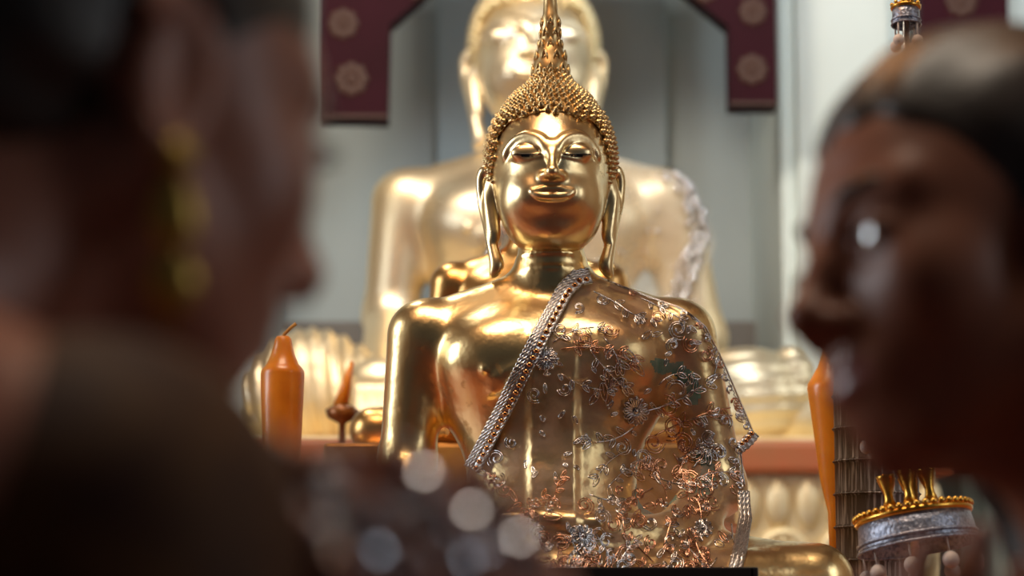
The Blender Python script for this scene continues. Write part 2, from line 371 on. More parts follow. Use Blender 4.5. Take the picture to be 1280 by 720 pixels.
# ------------------------------------------------------------------ STATUES (local metres, seat centre at origin, viewer at -y)
def px_(p): return (p-690)*.001
def statue_body(h=.0036, strap=True):
    s = SDF((-.43, -.27, -.01), (.43, .19, .50), h)
    s.ell((0, .005, .285), (.142, .092, .12), .02)
    s.ell((-.062, -.035, .315), (.075, .055, .055), .03); s.ell((.062, -.035, .315), (.075, .055, .055), .03)   # pectorals
    s.ell((0, 0, .18), (.105, .078, .15), .03)
    s.ell((0, -.02, .13), (.092, .075, .09), .03)                       # belly
    s.ell((0, .03, .07), (.16, .12, .08), .03)
    s.cap((-.145, .005, .350), (.145, .005, .350), .043, k=.03)          # shoulder girdle
    for q in (-1, 1):
        s.cap((0, .012, .412), (q*.10, .012, .372), .034, .030, .03)
    s.cap((0, .01, .36), (0, .002, .475), .0425, .041, .022)            # neck
    for zz in (.405, .424, .443): s.path([(.043*math.sin(a), .003-.043*math.cos(a), zz+.004*math.cos(a)) for a in np.linspace(-2, 2, 13)], .0016, .004)
    # right arm, straight down to the shin
    s.cap((-.165, .0, .348), (-.180, .015, .19), .040, .034, .022)
    s.cap((-.180, .015, .19), (-.186, -.09, .105), .033, .026, .02)
    s.cap((-.186, -.09, .105), (-.185, -.16, .085), .024, .022, .015)
    for i, dx in enumerate((-.02, -.007, .006, .019)):
        s.path([(-.185+dx, -.165, .085), (-.185+dx*1.1, -.205, .065), (-.185+dx*1.1, -.218, .02)], [.0095, .009, .007], .004)
    s.path([(-.168, -.15, .085), (-.145, -.17, .08)], [.010, .008], .006)
    # left arm, bent into the lap
    s.cap((.165, .0, .348), (.207, .03, .16), .041, .035, .022)
    s.cap((.207, .03, .16), (.14, -.09, .092), .034, .027, .02)
    s.cap((.14, -.09, .092), (.05, -.14, .10), .025, .024, .02)
    for i in range(4): s.path([(.05, -.125-.016*i, .105), (-.03, -.125-.017*i, .112), (-.065, -.125-.016*i, .113)], [.010, .009, .007], .004)
    # legs folded
    for q in (-1, 1):
        s.cap((q*.09, .02, .06), (q*.318, -.06, .041), .062, .042, .03)
        s.cap((q*.318, -.06, .041), (q*-.03, -.165, .042), .041, .035, .02)
    s.ell((-.17, -.15, .088), (.06, .032, .022), .02)
    # robe strap down the chest and the robe edge across it
    X, Y, Z = s.grid()
    if strap:
        w = np.clip((.030-np.abs(X-.0))/.003, 0, 1)*np.clip((.345-Z)/.004, 0, 1)*(Y < -.02)
        s.D -= (.0035*w).astype(np.float32)
        for xc in (-.030, -.023, .023, .030):
            w = np.clip(1-np.abs(X-xc)/.0030, 0, 1)*np.clip((.34-Z)/.01, 0, 1)*(Y < -.02); s.D -= (.002*w).astype(np.float32)
    # right nipple and the fold lines of the breast beside it
    F = s.front(); ax = s.ax
    def yy(x, z): return F[int(round((x-ax[0][0])/h)), int(round((z-ax[2][0])/h))]
    s.ell((-.082, yy(-.082, .296)+.001, .296), (.0065, .005, .0065), .003)
    for dz in (0, -.009, -.018):
        s.path([(x, yy(x, .283+dz+(x+.08)*.45)+.001, .283+dz+(x+.08)*.45) for x in np.linspace(-.078, -.035, 7)], [.001, .002, .0026, .003, .0026, .002, .001], .006)
    s.D = np.where(np.broadcast_to(Z, s.D.shape) < 0, np.maximum(s.D, -Z), s.D).astype(np.float32)
    return s
def statue_head(h=.0016, ex=.030):
    s = SDF((-.115, -.135, -.125), (.115, .125, .15), h)
    s.ell((0, .02, .03), (.073, .090, .095), .01)
    s.ell((0, -.008, .005), (.0695, .082, .080), .02)
    s.ell((0, -.012, -.037), (.0605, .071, .052), .02)
    s.ell((-.026, -.030, -.055), (.027, .036, .030), .02); s.ell((.026, -.030, -.055), (.027, .036, .030), .02)
    s.ell((0, -.052, -.066), (.024, .024, .020), .02)            # chin
    s.ell((-.034, -.052, -.030), (.026, .026, .030), .02); s.ell((.034, -.052, -.030), (.026, .026, .030), .02)
    F = s.front(); ax = s.ax
    def yy(x, z):
        i = (x-ax[0][0])/h; k = (z-ax[2][0])/h; p, q_ = int(i), int(k); u, w = i-p, k-q_
        return float((F[p, q_]*(1-u)+F[p+1, q_]*u)*(1-w)+(F[p, q_+1]*(1-u)+F[p+1, q_+1]*u)*w)
    for q in (-1, 1):
        s.ell((q*ex, yy(ex, .026)-.0045, .031), (.020, .008, .0105), .012, True)
        s.ell((q*ex, yy(ex, .022)+.0065, .0245), (.0205, .0100, .0125), .006)
        br = [(q*.0055, .022), (q*.0085, .032), (q*.016, .0415), (q*ex, .0465), (q*(ex+.014), .0425), (q*(ex+.024), .032), (q*(ex+.028), .022)]
        s.curve([(x, yy(x, z)+.0012, z) for x, z in br], [.0030, .0038, .0040, .0040, .0036, .0028, .0014], .007, 30)
        br2 = [(q*(ex-.016), .031), (q*(ex-.008), .0375), (q*ex, .0395), (q*(ex+.010), .037), (q*(ex+.020), .029)]
        s.curve([(x, yy(x, z)+.0004, z) for x, z in br2], [.0008, .0014, .0016, .0014, .0008], .004, 20)
        s.curve([(q*(ex+dx), yy(ex+dx, .0165+abs(dx)*.12)+.0012, .0165+abs(dx)*.12) for dx in np.linspace(-.019, .020, 7)], .0013, .004, 18)
    # nose
    yb, yt = yy(0, .032), yy(0, -.006)
    s.path([(0, yb+.001, .034), (0, yb-.006, .018), (0, yt-.015, -.003)], [.0050, .0052, .0075], .007)
    s.ell((0, yt-.012, -.005), (.0085, .010, .0062), .005)
    for q in (-1, 1): s.ell((q*.0100, yt-.003, -.0068), (.0062, .0085, .0046), .006)
    for q in (-1, 1): s.ell((q*.0065, yt-.010, -.0128), (.0030, .004, .0022), .002, True)
    # mouth
    ym = yy(0, -.028)
    s.ell((0, ym+.0085, -.028), (.034, .012, .016), .02)
    F = s.front()
    up = [(-.0262, -.0252), (-.017, -.0250), (-.008, -.0230), (0, -.0240), (.008, -.0230), (.017, -.0250), (.0262, -.0252)]
    s.curve([(x, yy(x, z)+.0005, z) for x, z in up], [.0010, .0020, .0027, .0026, .0027, .0020, .0010], .003, 26)
    lw = [(-.0252, -.0272), (-.015, -.0320), (0, -.0330), (.015, -.0320), (.0252, -.0272)]
    s.curve([(x, yy(x, z)+.0005, z) for x, z in lw], [.0010, .0028, .0034, .0028, .0010], .004, 26)
    s.curve([(x, yy(x, -.0278+3*x*x)-.0034, -.0279+2.5*x*x) for x in np.linspace(-.0262, .0262, 9)], .0010, .001, 24, True)
    # neck stub
    s.cap((0, .006, -.10), (0, .006, -.05), .040, .040, .008)
    # ears: upper shell close to the hair, long lobe curling outwards
    for q in (-1, 1):
        e = [(q*.076, .012, .012), (q*.083, .016, .020), (q*.088, .02, .008), (q*.0865, .02, -.018), (q*.082, .014, -.042), (q*.076, .004, -.07), (q*.070, -.004, -.095), (q*.068, -.006, -.107), (q*.074, -.004, -.118)]
        s.curve(e, [.004, .005, .0055, .0055, .005, .0055, .0068, .0066, .003], .005, 34)
        s.curve([(q*.073, .006, .004), (q*.076, .010, -.02), (q*.074, .006, -.045), (q*.070, .0, -.07)], [.005, .006, .005, .004], .008, 20)
        s.curve([(q*.079, .006, .008), (q*.081, .007, -.012), (q*.078, .003, -.034)], [.002, .0026, .0015], .004, 12)
    return s
def facehalf(z):    # half width of the bare face seen from the front
    pts = [(-.09, .05), (-.05, .062), (-.01, .068), (.03, .0685), (.055, .065), (.070, .052), (.078, .0), (.2, 0)]
    return float(np.interp(z, [p[0] for p in pts], [p[1] for p in pts]))
def hair_mesh():
    cap = SDF((-.1, -.12, -.06), (.1, .14, .16), .0025)
    cap.ell((0, .022, .034), (.0785, .094, .096), .01)
    X, Y, Z = cap.grid()
    Zb = [facehalf(z-.002)+.001 for z in cap.ax[2]]
    Zb = np.array(Zb)[None, None, :]
    face = np.minimum(Zb-np.abs(X), -.0-(Y-.0))        # inside where both positive
    cap.D = np.maximum(cap.D, face).astype(np.float32)
    cap.D = np.maximum(cap.D, (-.03-Z)+0*X).astype(np.float32)
    v, f = cap.net(1)
    b = MB(); b.v = [tuple(p) for p in v]; b.f = [tuple(q) for q in f]
    # dome (ushnisha) and the snail curls over everything
    dome = [(.072, .076), (.067, .090), (.061, .100), (.0545, .110), (.047, .118), (.038, .125), (.031, .132), (.026, .140), (.022, .146)]
    dome = [(r-.0035, z) for r, z in dome]
    b.lathe(dome, 36, (0, .020, 0), sy=1.16)
    def curl(p, n, r):
        n = Vector(n).normalized(); R = n.to_track_quat('Z', 'Y').to_matrix()
        prof = [(r*.98, -.3*r), (r*1.0, .2*r), (r*.8, .55*r), (r*.62, .62*r), (r*.55, .95*r), (r*.28, 1.25*r), (r*.05, 1.35*r)]
        Mx = Matrix.Translation(p) @ R.to_4x4(); b.lathe(prof, 7, (0, 0, 0), Mx)
    N = 900; ga = PI*(3-math.sqrt(5)); n = 0
    for i in range(N):
        zz = 1-2*(i+.5)/N; rr = math.sqrt(1-zz*zz); a = ga*i
        d = Vector((rr*math.cos(a), rr*math.sin(a), zz)); p = Vector((0, .022, .034))+Vector((d.x*.0812, d.y*.096, d.z*.097))
        if p.z < -.028 or (p.y < .0 and abs(p.x) < facehalf(p.z-.001)+.002): continue
        if p.z > .090: continue
        if p.y < 0 and p.z < .0 : continue
        curl(p, Vector((d.x/.0795, d.y/.095, d.z/.097)), .0047)
    # hem of small curls along the hairline
    seg = [(Vector((r, 0, z))) for r, z in dome]; ln = [0]
    for i in range(1, len(seg)): ln.append(ln[-1]+(seg[i]-seg[i-1]).length)
    t = .016; row = 0
    while t < ln[-1]:
        i = max(k for k in range(len(ln)-1) if ln[k] <= t); u = (t-ln[i])/(ln[i+1]-ln[i]); q = seg[i].lerp(seg[i+1], u); d = (seg[i+1]-seg[i]).normalized()
        cnt = max(6, int(2*PI*q.x*1.08/.0092))
        for j in range(cnt):
            a = 2*PI*(j+.5*(row % 2)+.18*math.sin(j*7.3+row*2))/cnt; n_ = Vector((d.z*math.cos(a), d.z*math.sin(a), -d.x))
            curl(Vector((q.x*math.cos(a), .020+q.x*1.16*math.sin(a), q.z)), n_, .0045)
        t += .0078; row += 1
    return b
def finial_mesh(tall=1.0):
    b = MB(); z0 = .140
    prof = [(.023, 0), (.0245, .004), (.0235, .010), (.0225, .016), (.0195, .022), (.0185, .028), (.0160, .034), (.0128, .041), (.0130, .046), (.0120, .052), (.0125, .058), (.0112, .064), (.0118, .069), (.0098, .073), (.0085, .090), (.0068, .108), (.0045, .140), (.0025, .170), (.0008, .195)]
    b.lathe([(r, z0+z*tall) for r, z in prof], 20, (0, .020, 0))
    for t, (zr, r, cnt, sz) in enumerate([(.002, .0225, 9, .0095), (.018, .019, 8, .009), (.033, .0140, 7, .008), (.046, .0118, 6, .0075), (.058, .0108, 5, .0075)]):
        for j in range(cnt):
            a = 2*PI*(j+.5*(t % 2))/cnt-PI/2
            c = Vector((r*math.cos(a), .020+r*math.sin(a), z0+zr*tall)); o = Vector((math.cos(a), math.sin(a), 0)); tt = Vector((-math.sin(a), math.cos(a), 0))
            b.tube([c+o*.001-tt*sz*.45, c+o*.0015+Vector((0, 0, sz*.7*tall))-tt*sz*.35, c+o*.001+Vector((0, 0, sz*1.4*tall)), c+o*.0015+Vector((0, 0, sz*.7*tall))+tt*sz*.35, c+o*.001+tt*sz*.45], [.001, .0017, .001, .0017, .001], 6)
            b.ball(c+o*.0005+Vector((0, 0, sz*.5)), sz*.2, 8, 6)
    return b
def paint(me, fn):
    n = len(me.polygons); c = np.empty(n*3); me.polygons.foreach_get('center', c); c = c.reshape(-1, 3)
    me.polygons.foreach_set('material_index', fn(c).astype(np.int32))
bodyS = statue_body()
bv, bf = bodyS.net(2)
headS = statue_head(); hv, hf = headS.net(1)
FH = headS.front()
def face_y(x, z):
    return FH[int(round((x-headS.ax[0][0])/headS.h)), int(round((z-headS.ax[2][0])/headS.h))]
HC = Vector((0, .0, .540))          # head centre in the statue frame
FRONT = at(690, 770, 3.0)
def make_statue(name, label, loc, sc, mb, mf, mh, eyes, tall=1.0, share=None, big=False):
    t = thing(name, label, 'statue', loc); t.scale = sc
    if share is None:
        body = mesh('body', bv, bf, mb, t)
    else:
        body = link('body', share['body'].data.copy(), [], t); body.data.materials.clear(); body.data.materials.append(mb)
    hd = mesh('head', hv, hf, mf, t, HC)
    hr = hair_b.build('hair', mh, t, HC)
    fn = finial_mesh(tall).build('finial', mh, t, HC)
    for q in (-1, 1):
        e = MB(); ex = .030; prof = []
        xs = np.linspace(-.0165, .0175, 15)
        up = []; lo = []
        for x in xs:
            s_ = (x-xs[0])/(xs[-1]-xs[0]); zc = .0212-.0035*math.sin(PI*s_)*.3+.001*(s_-.5); hw = .0014*math.sin(PI*s_)**.7 if 0 < s_ < 1 else 0
            X = q*(ex+x)
            up.append((X, face_y(X, zc+hw)-.0006, zc+hw)); lo.append((X, face_y(X, zc-hw)-.0006, zc-hw))
        n = len(xs); e.add(up+lo, [(i, i+1, n+i+1, n+i) if q < 0 else (i+1, i, n+i, n+i+1) for i in range(n-1)])
        if eyes == 'dark':
            # grey sliver with the black pupil and lid line
            e2 = MB()
            sel = range(4, 11) ; u2 = [Vector(up[i])+Vector((0, -.0004, .0004)) for i in sel]; l2 = [Vector(lo[i])+Vector((0, -.0004, -.0010)) for i in sel]; k = len(u2)
            e2.add(u2+l2, [(i, i+1, k+i+1, k+i) for i in range(k-1)])
            e2.tube([Vector(p)+Vector((0, -.0002, 0)) for p in up], .0007, 5)
            w = e.build('eye', M['pearl_grey'], t, HC); p = e2.build('pupil', M['inlay'], w)
        else:
            e3 = MB(); e3.ball((q*ex, face_y(q*ex, .022)+.0035, .0222), .0085, 14, 10, (1.45, .7, .75))
            w = e3.build('eye', M['pearl'], t, HC)
            e4 = MB(); e4.ball((q*ex, face_y(q*ex, .022)-.0022, .0222), .003, 10, 8, (1, .4, 1)); e4.build('pupil', M['inlay'], w)
    return t, body
M['pearl_grey'] = mat('grey_inlay', (0.20, 0.15, 0.09), 0.3, .6)
hair_b = hair_mesh()
fs, fbody = make_statue('seated_buddha_statue', 'sharp gold seated Buddha statue in the centre wearing a silver embroidered lace sash', FRONT, (1, 1, 1), M['gold'], M['gold_face'], M['gold_hair'], 'dark', 1.15)
fbody.data.materials.append(M['patina'])
def green(c):
    X = 690+c[:, 0]*1000; Yp = 770-c[:, 2]*1000-140*c[:, 1]*1.0
    g = np.zeros(len(c), bool)
    wob = 3*np.sin(c[:, 0]*260+1)*np.sin(c[:, 2]*210)
    for cx, cy, r0, r1, a0, a1 in [(832, 505, 26, 42, -2.2, .25), (850, 600, 26, 44, -1.0, 1.1), (815, 625, 0, 26, -4, 4)]:
        rr = np.hypot(X-cx, Yp-cy)+wob; an = np.arctan2(Yp-cy, X-cx); g |= (rr > r0) & (rr < r1) & (an > a0) & (an < a1)
    return g & (c[:, 1] < .06)
paint(fbody.data, green)

# ------------------------------------------------------------------ lace sash (membrane draped over the statue)
class Drape:
    def __init__(s, S, off, iters=220, side=.03, floor_y=-.30):
        F = S.front(); s.x0, s.z0, s.h = S.ax[0][0], S.ax[2][0], S.h
        base = np.where(np.isnan(F), side, np.minimum(F, side))-off
        y = base.copy()
        for _ in range(iters):
            p = np.pad(y, 1, mode='edge'); a = .25*(p[:-2, 1:-1]+p[2:, 1:-1]+p[1:-1, :-2]+p[1:-1, 2:])
            y = np.minimum(base, a)
        s.y = y
    def Y(s, x, z):
        i = (x-s.x0)/s.h; k = (z-s.z0)/s.h; i = min(max(i, 0), s.y.shape[0]-1.001); k = min(max(k, 0), s.y.shape[1]-1.001)
        a, b = int(i), int(k); u, w = i-a, k-b; y = s.y
        return (y[a, b]*(1-u)+y[a+1, b]*u)*(1-w)+(y[a, b+1]*(1-u)+y[a+1, b+1]*u)*w
def sash_pt(dr, px, py, lift=0.0):
    x = px_(px); z = (770-py)*.001-.011
    return Vector((x, dr.Y(x, z)-lift+.0016*math.sin(px*.11+py*.03)*math.sin(py*.05), z))
def edge(tab, py): return float(np.interp(py, [t[0] for t in tab], [t[1] for t in tab]))
LE = [(336, 728), (345, 722), (460, 660), (582, 588), (650, 566), (745, 560)]
RE = [(336, 742), (346, 764), (362, 804), (382, 852), (405, 882), (450, 907), (505, 932), (533, 944), (541, 940), (560, 927), (600, 931), (640, 931), (680, 918), (745, 895)]
def cloth_sheet(dr, m, nm, par, rows=110, cols=90, thick=.0007):
    vs = []; fs = []
    for j in range(rows+1):
        py = 336+(745-336)*j/rows; a, b_ = edge(LE, py), edge(RE, py)
        for i in range(cols+1): vs.append(sash_pt(dr, a+(b_-a)*i/cols, py))
    n = cols+1
    for j in range(rows):
        for i in range(cols): fs.append((j*n+i, (j+1)*n+i, (j+1)*n+i+1, j*n+i+1))
    o = mesh(nm, vs, fs, m, par)
    return o
class Broider:
    def __init__(s, dr): s.d = dr; s.mb = {'silver': MB(), 'copper': MB()}
    def line(s, pts, m, r=.0008, closed=False):
        q = [sash_pt(s.d, p[0], p[1], .0014) for p in pts if edge(LE, p[1])+2 < p[0] < edge(RE, p[1])-1 and 338 < p[1] < 742]
        if len(q) < 3 or len(q) < len(pts)*.6: return
        s.mb[m].tube(q, r, 4, closed and len(q) == len(pts))
    def leaf(s, x, y, L, W, a, m):
        pts = []
        for i in range(13):
            t = i/12*2*PI; u = (1-math.cos(t))/2*L; w = W*math.sin(t)*(.6+.4*math.cos(t*.5)**2)
            pts.append((x+u*math.cos(a)-w*math.sin(a), y+u*math.sin(a)+w*math.cos(a)))
        s.line(pts, m, .00085)
        s.line([(x+u*L*math.cos(a), y+u*L*math.sin(a)) for u in (.05, .3, .55, .8)], m, .0006)
    def scroll(s, x, y, R, turns, a, m, sgn=1):
        n = int(10*turns)+4
        for k in (1, .72):
            s.line([(x+k*R*(1-.85*i/n)*math.cos(a+sgn*2*PI*turns*i/n), y+k*R*(1-.85*i/n)*math.sin(a+sgn*2*PI*turns*i/n)) for i in range(n)], m, .00085)
    def spray(s, x, y, L, a, curve, nl, m, ll=14):
        pts = []; px, py, aa = x, y, a
        for i in range(nl*3):
            pts.append((px, py)); px += L/(nl*3)*math.cos(aa); py += L/(nl*3)*math.sin(aa); aa += curve/(nl*3)
            if i % 3 == 2:
                s.leaf(px, py, ll, ll*.3, aa+.8+.3*math.sin(i), m)
                if i % 2: s.leaf(px, py, ll, ll*.3, aa-.8, m)
        s.line(pts, m, .0009); s.leaf(px, py, ll*1.2, ll*.3, aa, m)
    def flower(s, x, y, R, n):
        b = MB()
        for k in range(n):
            a = 2*PI*k/n; pts = []
            for i in range(9):
                t = i/8*2*PI; u = R*(.25+.75*(1-math.cos(t))/2); w = R*.2*math.sin(t)
                pts.append(sash_pt(s.d, x+u*math.cos(a)-w*math.sin(a), y+u*math.sin(a)+w*math.cos(a), .002))
            b.tube(pts, .001, 4)
            b.tube([sash_pt(s.d, x+u*R*math.cos(a), y+u*R*math.sin(a), .0025) for u in (.1, .4, .7, .95)], .0011, 4)
        b.ball(sash_pt(s.d, x, y, .0025), R*.00022, 8, 6)
        return b
drape = Drape(bodyS, .004)
sash = thing('lace_sash', 'sheer brown lace sash with silver embroidery draped over the sharp central statue', 'sash', FRONT)
cloth_sheet(drape, M['lace'], 'net_cloth', sash)
BR = Broider(drape); rnd = random.Random(11)
S_, C_ = 'silver', 'copper'
# shoulder spray and the upper chest
BR.spray(742, 362, 60, .45, .3, 4, S_, 12); BR.spray(770, 375, 50, .9, -.9, 3, S_, 11); BR.spray(800, 368, 70, .45, .25, 5, S_, 10)
for x, y, R, t, a, m, g in [(752, 372, 10, 1.3, 0, S_, 1), (722, 385, 9, 1.2, 2, S_, -1), (700, 415, 12, 1.3, 1, S_, 1), (728, 428, 13, 1.4, 3, C_, -1), (760, 415, 11, 1.2, 0, C_, 1),
                            (845, 410, 14, 1.5, 1, S_, 1), (862, 428, 13, 1.4, 4, C_, -1), (838, 430, 10, 1.3, 2, S_, 1), (880, 440, 11, 1.3, 5, C_, 1), (820, 395, 10, 1.2, 0, C_, -1)]:
    BR.scroll(x, y, R, t, a, m, g)
BR.spray(700, 440, 90, -.15, .5, 5, C_, 12); BR.spray(690, 432, 60, -.7, .8, 4, S_, 11); BR.spray(735, 440, 60, 1.0, -.4, 4, S_, 13)
BR.spray(752, 425, 55, .9, .5, 3, S_, 15); BR.spray(700, 470, 60, .6, -.6, 4, S_, 11); BR.spray(720, 430, 70, .2, .4, 4, C_, 11)
for x, y, L, a in [(775, 440, 22, .7), (786, 452, 24, .9), (770, 452, 20, 1.3), (758, 465, 22, 1.6), (750, 480, 22, 1.4), (762, 488, 20, 1.9), (745, 492, 18, 2.2), (800, 425, 16, -.8), (812, 420, 14, -.4)]: BR.leaf(x, y, L, L*.26, a, S_)
# the large bouquet on the left arm
BR.spray(800, 512, 90, -.25, -.4, 5, S_, 14); BR.spray(815, 540, 110, -.5, .3, 6, C_, 15); BR.spray(790, 530, 60, 2.4, .8, 4, S_, 13); BR.spray(780, 560, 50, 2.7, -.7, 3, S_, 12)
BR.spray(820, 480, 45, -.9, 1.2, 3, S_, 12); BR.spray(840, 560, 70, 1.1, .6, 4, C_, 14); BR.spray(860, 520, 60, -.3, .4, 4, S_, 12); BR.spray(885, 480, 60, -1.2, -.3, 4, S_, 11)
for x, y, R, t, a, m, g in [(815, 548, 15, 1.5, 0, C_, 1), (838, 528, 18, 1.3, 2, C_, -1), (852, 548, 14, 1.4, 4, C_, 1), (800, 566, 12, 1.4, 1, S_, -1), (775, 556, 12, 1.5, 5, S_, 1), (868, 560, 13, 1.3, 3, C_, -1), (832, 505, 15, 1.2, 4.4, C_, 1),
                            (825, 575, 11, 1.2, 2, C_, 1), (884, 540, 12, 1.3, 1, S_, 1), (905, 520, 10, 1.3, 1, S_, -1), (898, 560, 11, 1.3, 3, S_, 1), (845, 485, 17, .8, 3.2, S_, 1), (915, 545, 9, 1.2, 0, S_, 1),
                            (858, 592, 12, 1.3, 0, C_, -1), (878, 610, 13, 1.4, 2, C_, 1), (900, 595, 10, 1.3, 4, S_, 1), (668, 495, 11, 1.4, 1, S_, 1), (705, 488, 10, 1.2, 3, S_, -1), (622, 570, 13, 1.4, 2, S_, 1), (640, 552, 9, 1.3, 4, S_, -1), (612, 592, 10, 1.2, 0, C_, 1)]:
    BR.scroll(x, y, R, t, a, m, g)
# the dense border over the lap
for i in range(210):
    u = rnd.random(); x = 590+u*325; top = 590+38*math.sin(u*5.5)-(20 if u < .35 else 0); y = top+(735-top)*rnd.random()**.9
    m = C_ if rnd.random() < .56 else S_; k = rnd.random()
    if k < .45: BR.scroll(x, y, rnd.uniform(6, 13), rnd.uniform(1, 1.6), rnd.uniform(0, 6.3), m, rnd.choice((-1, 1)))
    elif k < .75: BR.leaf(x, y, rnd.uniform(12, 22), rnd.uniform(3, 6), rnd.uniform(0, 6.3), m)
    else: BR.spray(x, y, rnd.uniform(24, 46), rnd.uniform(0, 6.3), rnd.uniform(-1, 1), 3, m, 10)
for i in range(46):
    BR.leaf(rnd.uniform(640, 910), rnd.uniform(400, 600), rnd.uniform(6, 12), 2.5, rnd.uniform(0, 6.3), S_)
for i in range(24):   # along the outer edge
    y = 360+i*15; BR.scroll(edge(RE, y)-9, y, 6, 1.2, i, S_ if i % 3 else C_, 1)
BR.line([(edge(RE, y)-2.5, y) for y in np.linspace(345, 600, 60)], S_, .0010); BR.line([(edge(RE, y)-6+1.5*math.sin(y*.9), y) for y in np.linspace(350, 600, 120)], S_, .0008)
BR.mb[S_].build('silver_embroidery', M['silver'], sash); BR.mb[C_].build('copper_embroidery', M['copper'], sash)
for x, y, R, n in [(792, 512, 17, 12), (682, 452, 15, 12), (723, 668, 13, 10), (870, 655, 12, 10)]: BR.flower(x, y, R, n).build('embroidered_flower', M['silver'], sash)
def braid(path, w, nm, beads, bstep, br, mbead):
    pts = []
    for i in range(len(path)-1):
        (x0, y0), (x1, y1) = path[i], path[i+1]; n = max(2, int(math.hypot(x1-x0, y1-y0)/3))
        for k in range(n): pts.append((x0+(x1-x0)*k/n, y0+(y1-y0)*k/n))
    pts.append(path[-1]); cen = []; nor = []
    for i, p in enumerate(pts):
        a, c = pts[max(0, i-1)], pts[min(len(pts)-1, i+1)]; dx, dy = c[0]-a[0], c[1]-a[1]; l = math.hypot(dx, dy); cen.append(p); nor.append((-dy/l, dx/l))
    b = MB(); cols = 7; vs = []
    for i, (p, n_) in enumerate(zip(cen, nor)):
        for k in range(cols):
            t = k/(cols-1)*2-1; lift = .0025+.0035*(1-t*t)
            vs.append(sash_pt(drape, p[0]+n_[0]*t*w/2, p[1]+n_[1]*t*w/2, lift))
        for k in range(cols):
            t = k/(cols-1)*2-1; vs.append(sash_pt(drape, p[0]+n_[0]*t*w/2, p[1]+n_[1]*t*w/2, .0005))
    n = 2*cols; fs = []
    for i in range(len(cen)-1):
        for k in range(cols-1): fs.append((i*n+k, i*n+k+1, (i+1)*n+k+1, (i+1)*n+k)); fs.append((i*n+cols+k+1, i*n+cols+k, (i+1)*n+cols+k, (i+1)*n+cols+k+1))
        fs.append((i*n+cols, i*n, (i+1)*n, (i+1)*n+cols)); fs.append((i*n+cols-1, i*n+n-1, (i+1)*n+n-1, (i+1)*n+cols-1))
    b.add(vs, fs)
    for off in (-.38, .08, .26, .42) if beads else (-.3, 0, .3):       # twisted cords
        for ph in (0, PI):
            b.tube([sash_pt(drape, p[0]+n_[0]*w*off+1.6*math.sin(i*1.5+ph)*n_[0], p[1]+n_[1]*w*off+1.6*math.sin(i*1.5+ph)*n_[1], .006-.004*abs(off)+.001*math.cos(i*1.5+ph)) for i, (p, n_) in enumerate(zip(cen, nor))], .0015, 5)
    o = b.build(nm, M['braid'], sash)
    if beads:
        first = None; d = 0; step = max(1, int(bstep/3))
        for i in range(2, len(cen)-1, step):
            p, n_ = cen[i], nor[i]; c = sash_pt(drape, p[0]+n_[0]*w*-.20, p[1]+n_[1]*w*-.20, .0065)
            if first is None:
                q = MB(); q.ball((0, 0, 0), br, 10, 7, (1.25, .8, 1)); first = q.build('bead', mbead, o, c)
            else:
                k = first.copy(); COL.objects.link(k); k.parent = o; k.location = c
    return o
braid([(738, 341), (722, 345), (706, 362), (661, 452), (632, 510), (592, 582)], 21, 'braided_trim', True, 9.5, .0031, M['bead'])
braid([(926, 606), (926, 640), (915, 672), (897, 722)], 17, 'hem_trim', False, 0, 0, None)
braid([(922, 553), (933, 545), (943, 533)], 12, 'corner_trim', True, 6, .0028, M['bead'])

# ------------------------------------------------------------------ statue behind it, and the large one
def unscale(Y): return Y*CP
P2 = at(662, 566, 3.95)
PL2 = MB()
ms, mbody = make_statue('small_seated_buddha_statue', 'orange-gold seated statue almost hidden behind the central statue, only shoulders showing', P2, (.80, .80, .80), M['gold_mid'], M['gold_mid'], M['gold_mid'], 'dark', .12, {'body': fbody})
headS = statue_head(.0018, .037); hv, hf = headS.net(1); FH = headS.front()
BIGP = Vector((at(668, 572, 6.5).x, 6.5, at(668, 572, 6.5).z))
BSC = (2.16, 2.0, 1.97)
bs, bbody = make_statue('large_seated_buddha_statue', 'large pale gold seated Buddha statue blurred on the throne behind the others', BIGP, BSC, M['gold_big'], M['gold_big'], M['gold_bighair'], 'pale', 1.0, {'body': fbody})
# pleated robe bunched over its knees
kd = SDF((-.40, -.20, -.01), (-.13, .08, .20), .004)
kd.ell((-.275, -.075, .075), (.085, .062, .085), .02); kd.ell((-.215, -.105, .06), (.05, .05, .07), .02)
X, Y, Z = kd.grid(); kd.D = (kd.D+.0035*np.sin((X+.12*Z)*330)).astype(np.float32); kd.D = np.maximum(kd.D, (.002-Z+0*X+0*Y).astype(np.float32))
v, f = kd.net(1); mesh('pleated_robe', v, f, M['gold_big'], bs)
kd = SDF((.13, -.22, -.01), (.42, .08, .20), .004)
kd.ell((.255, -.085, .065), (.07, .062, .070), .02); kd.ell((.315, -.065, .085), (.030, .05, .055), .012); kd.ell((.20, -.12, .05), (.05, .05, .06), .02)
X, Y, Z = kd.grid(); kd.D = (kd.D+.0015*np.sin((Z-.1*X)*300)).astype(np.float32); kd.D = np.maximum(kd.D, (.002-Z+0*X+0*Y).astype(np.float32))
v, f = kd.net(1); mesh('pleated_robe', v, f, M['gold_big'], bs)
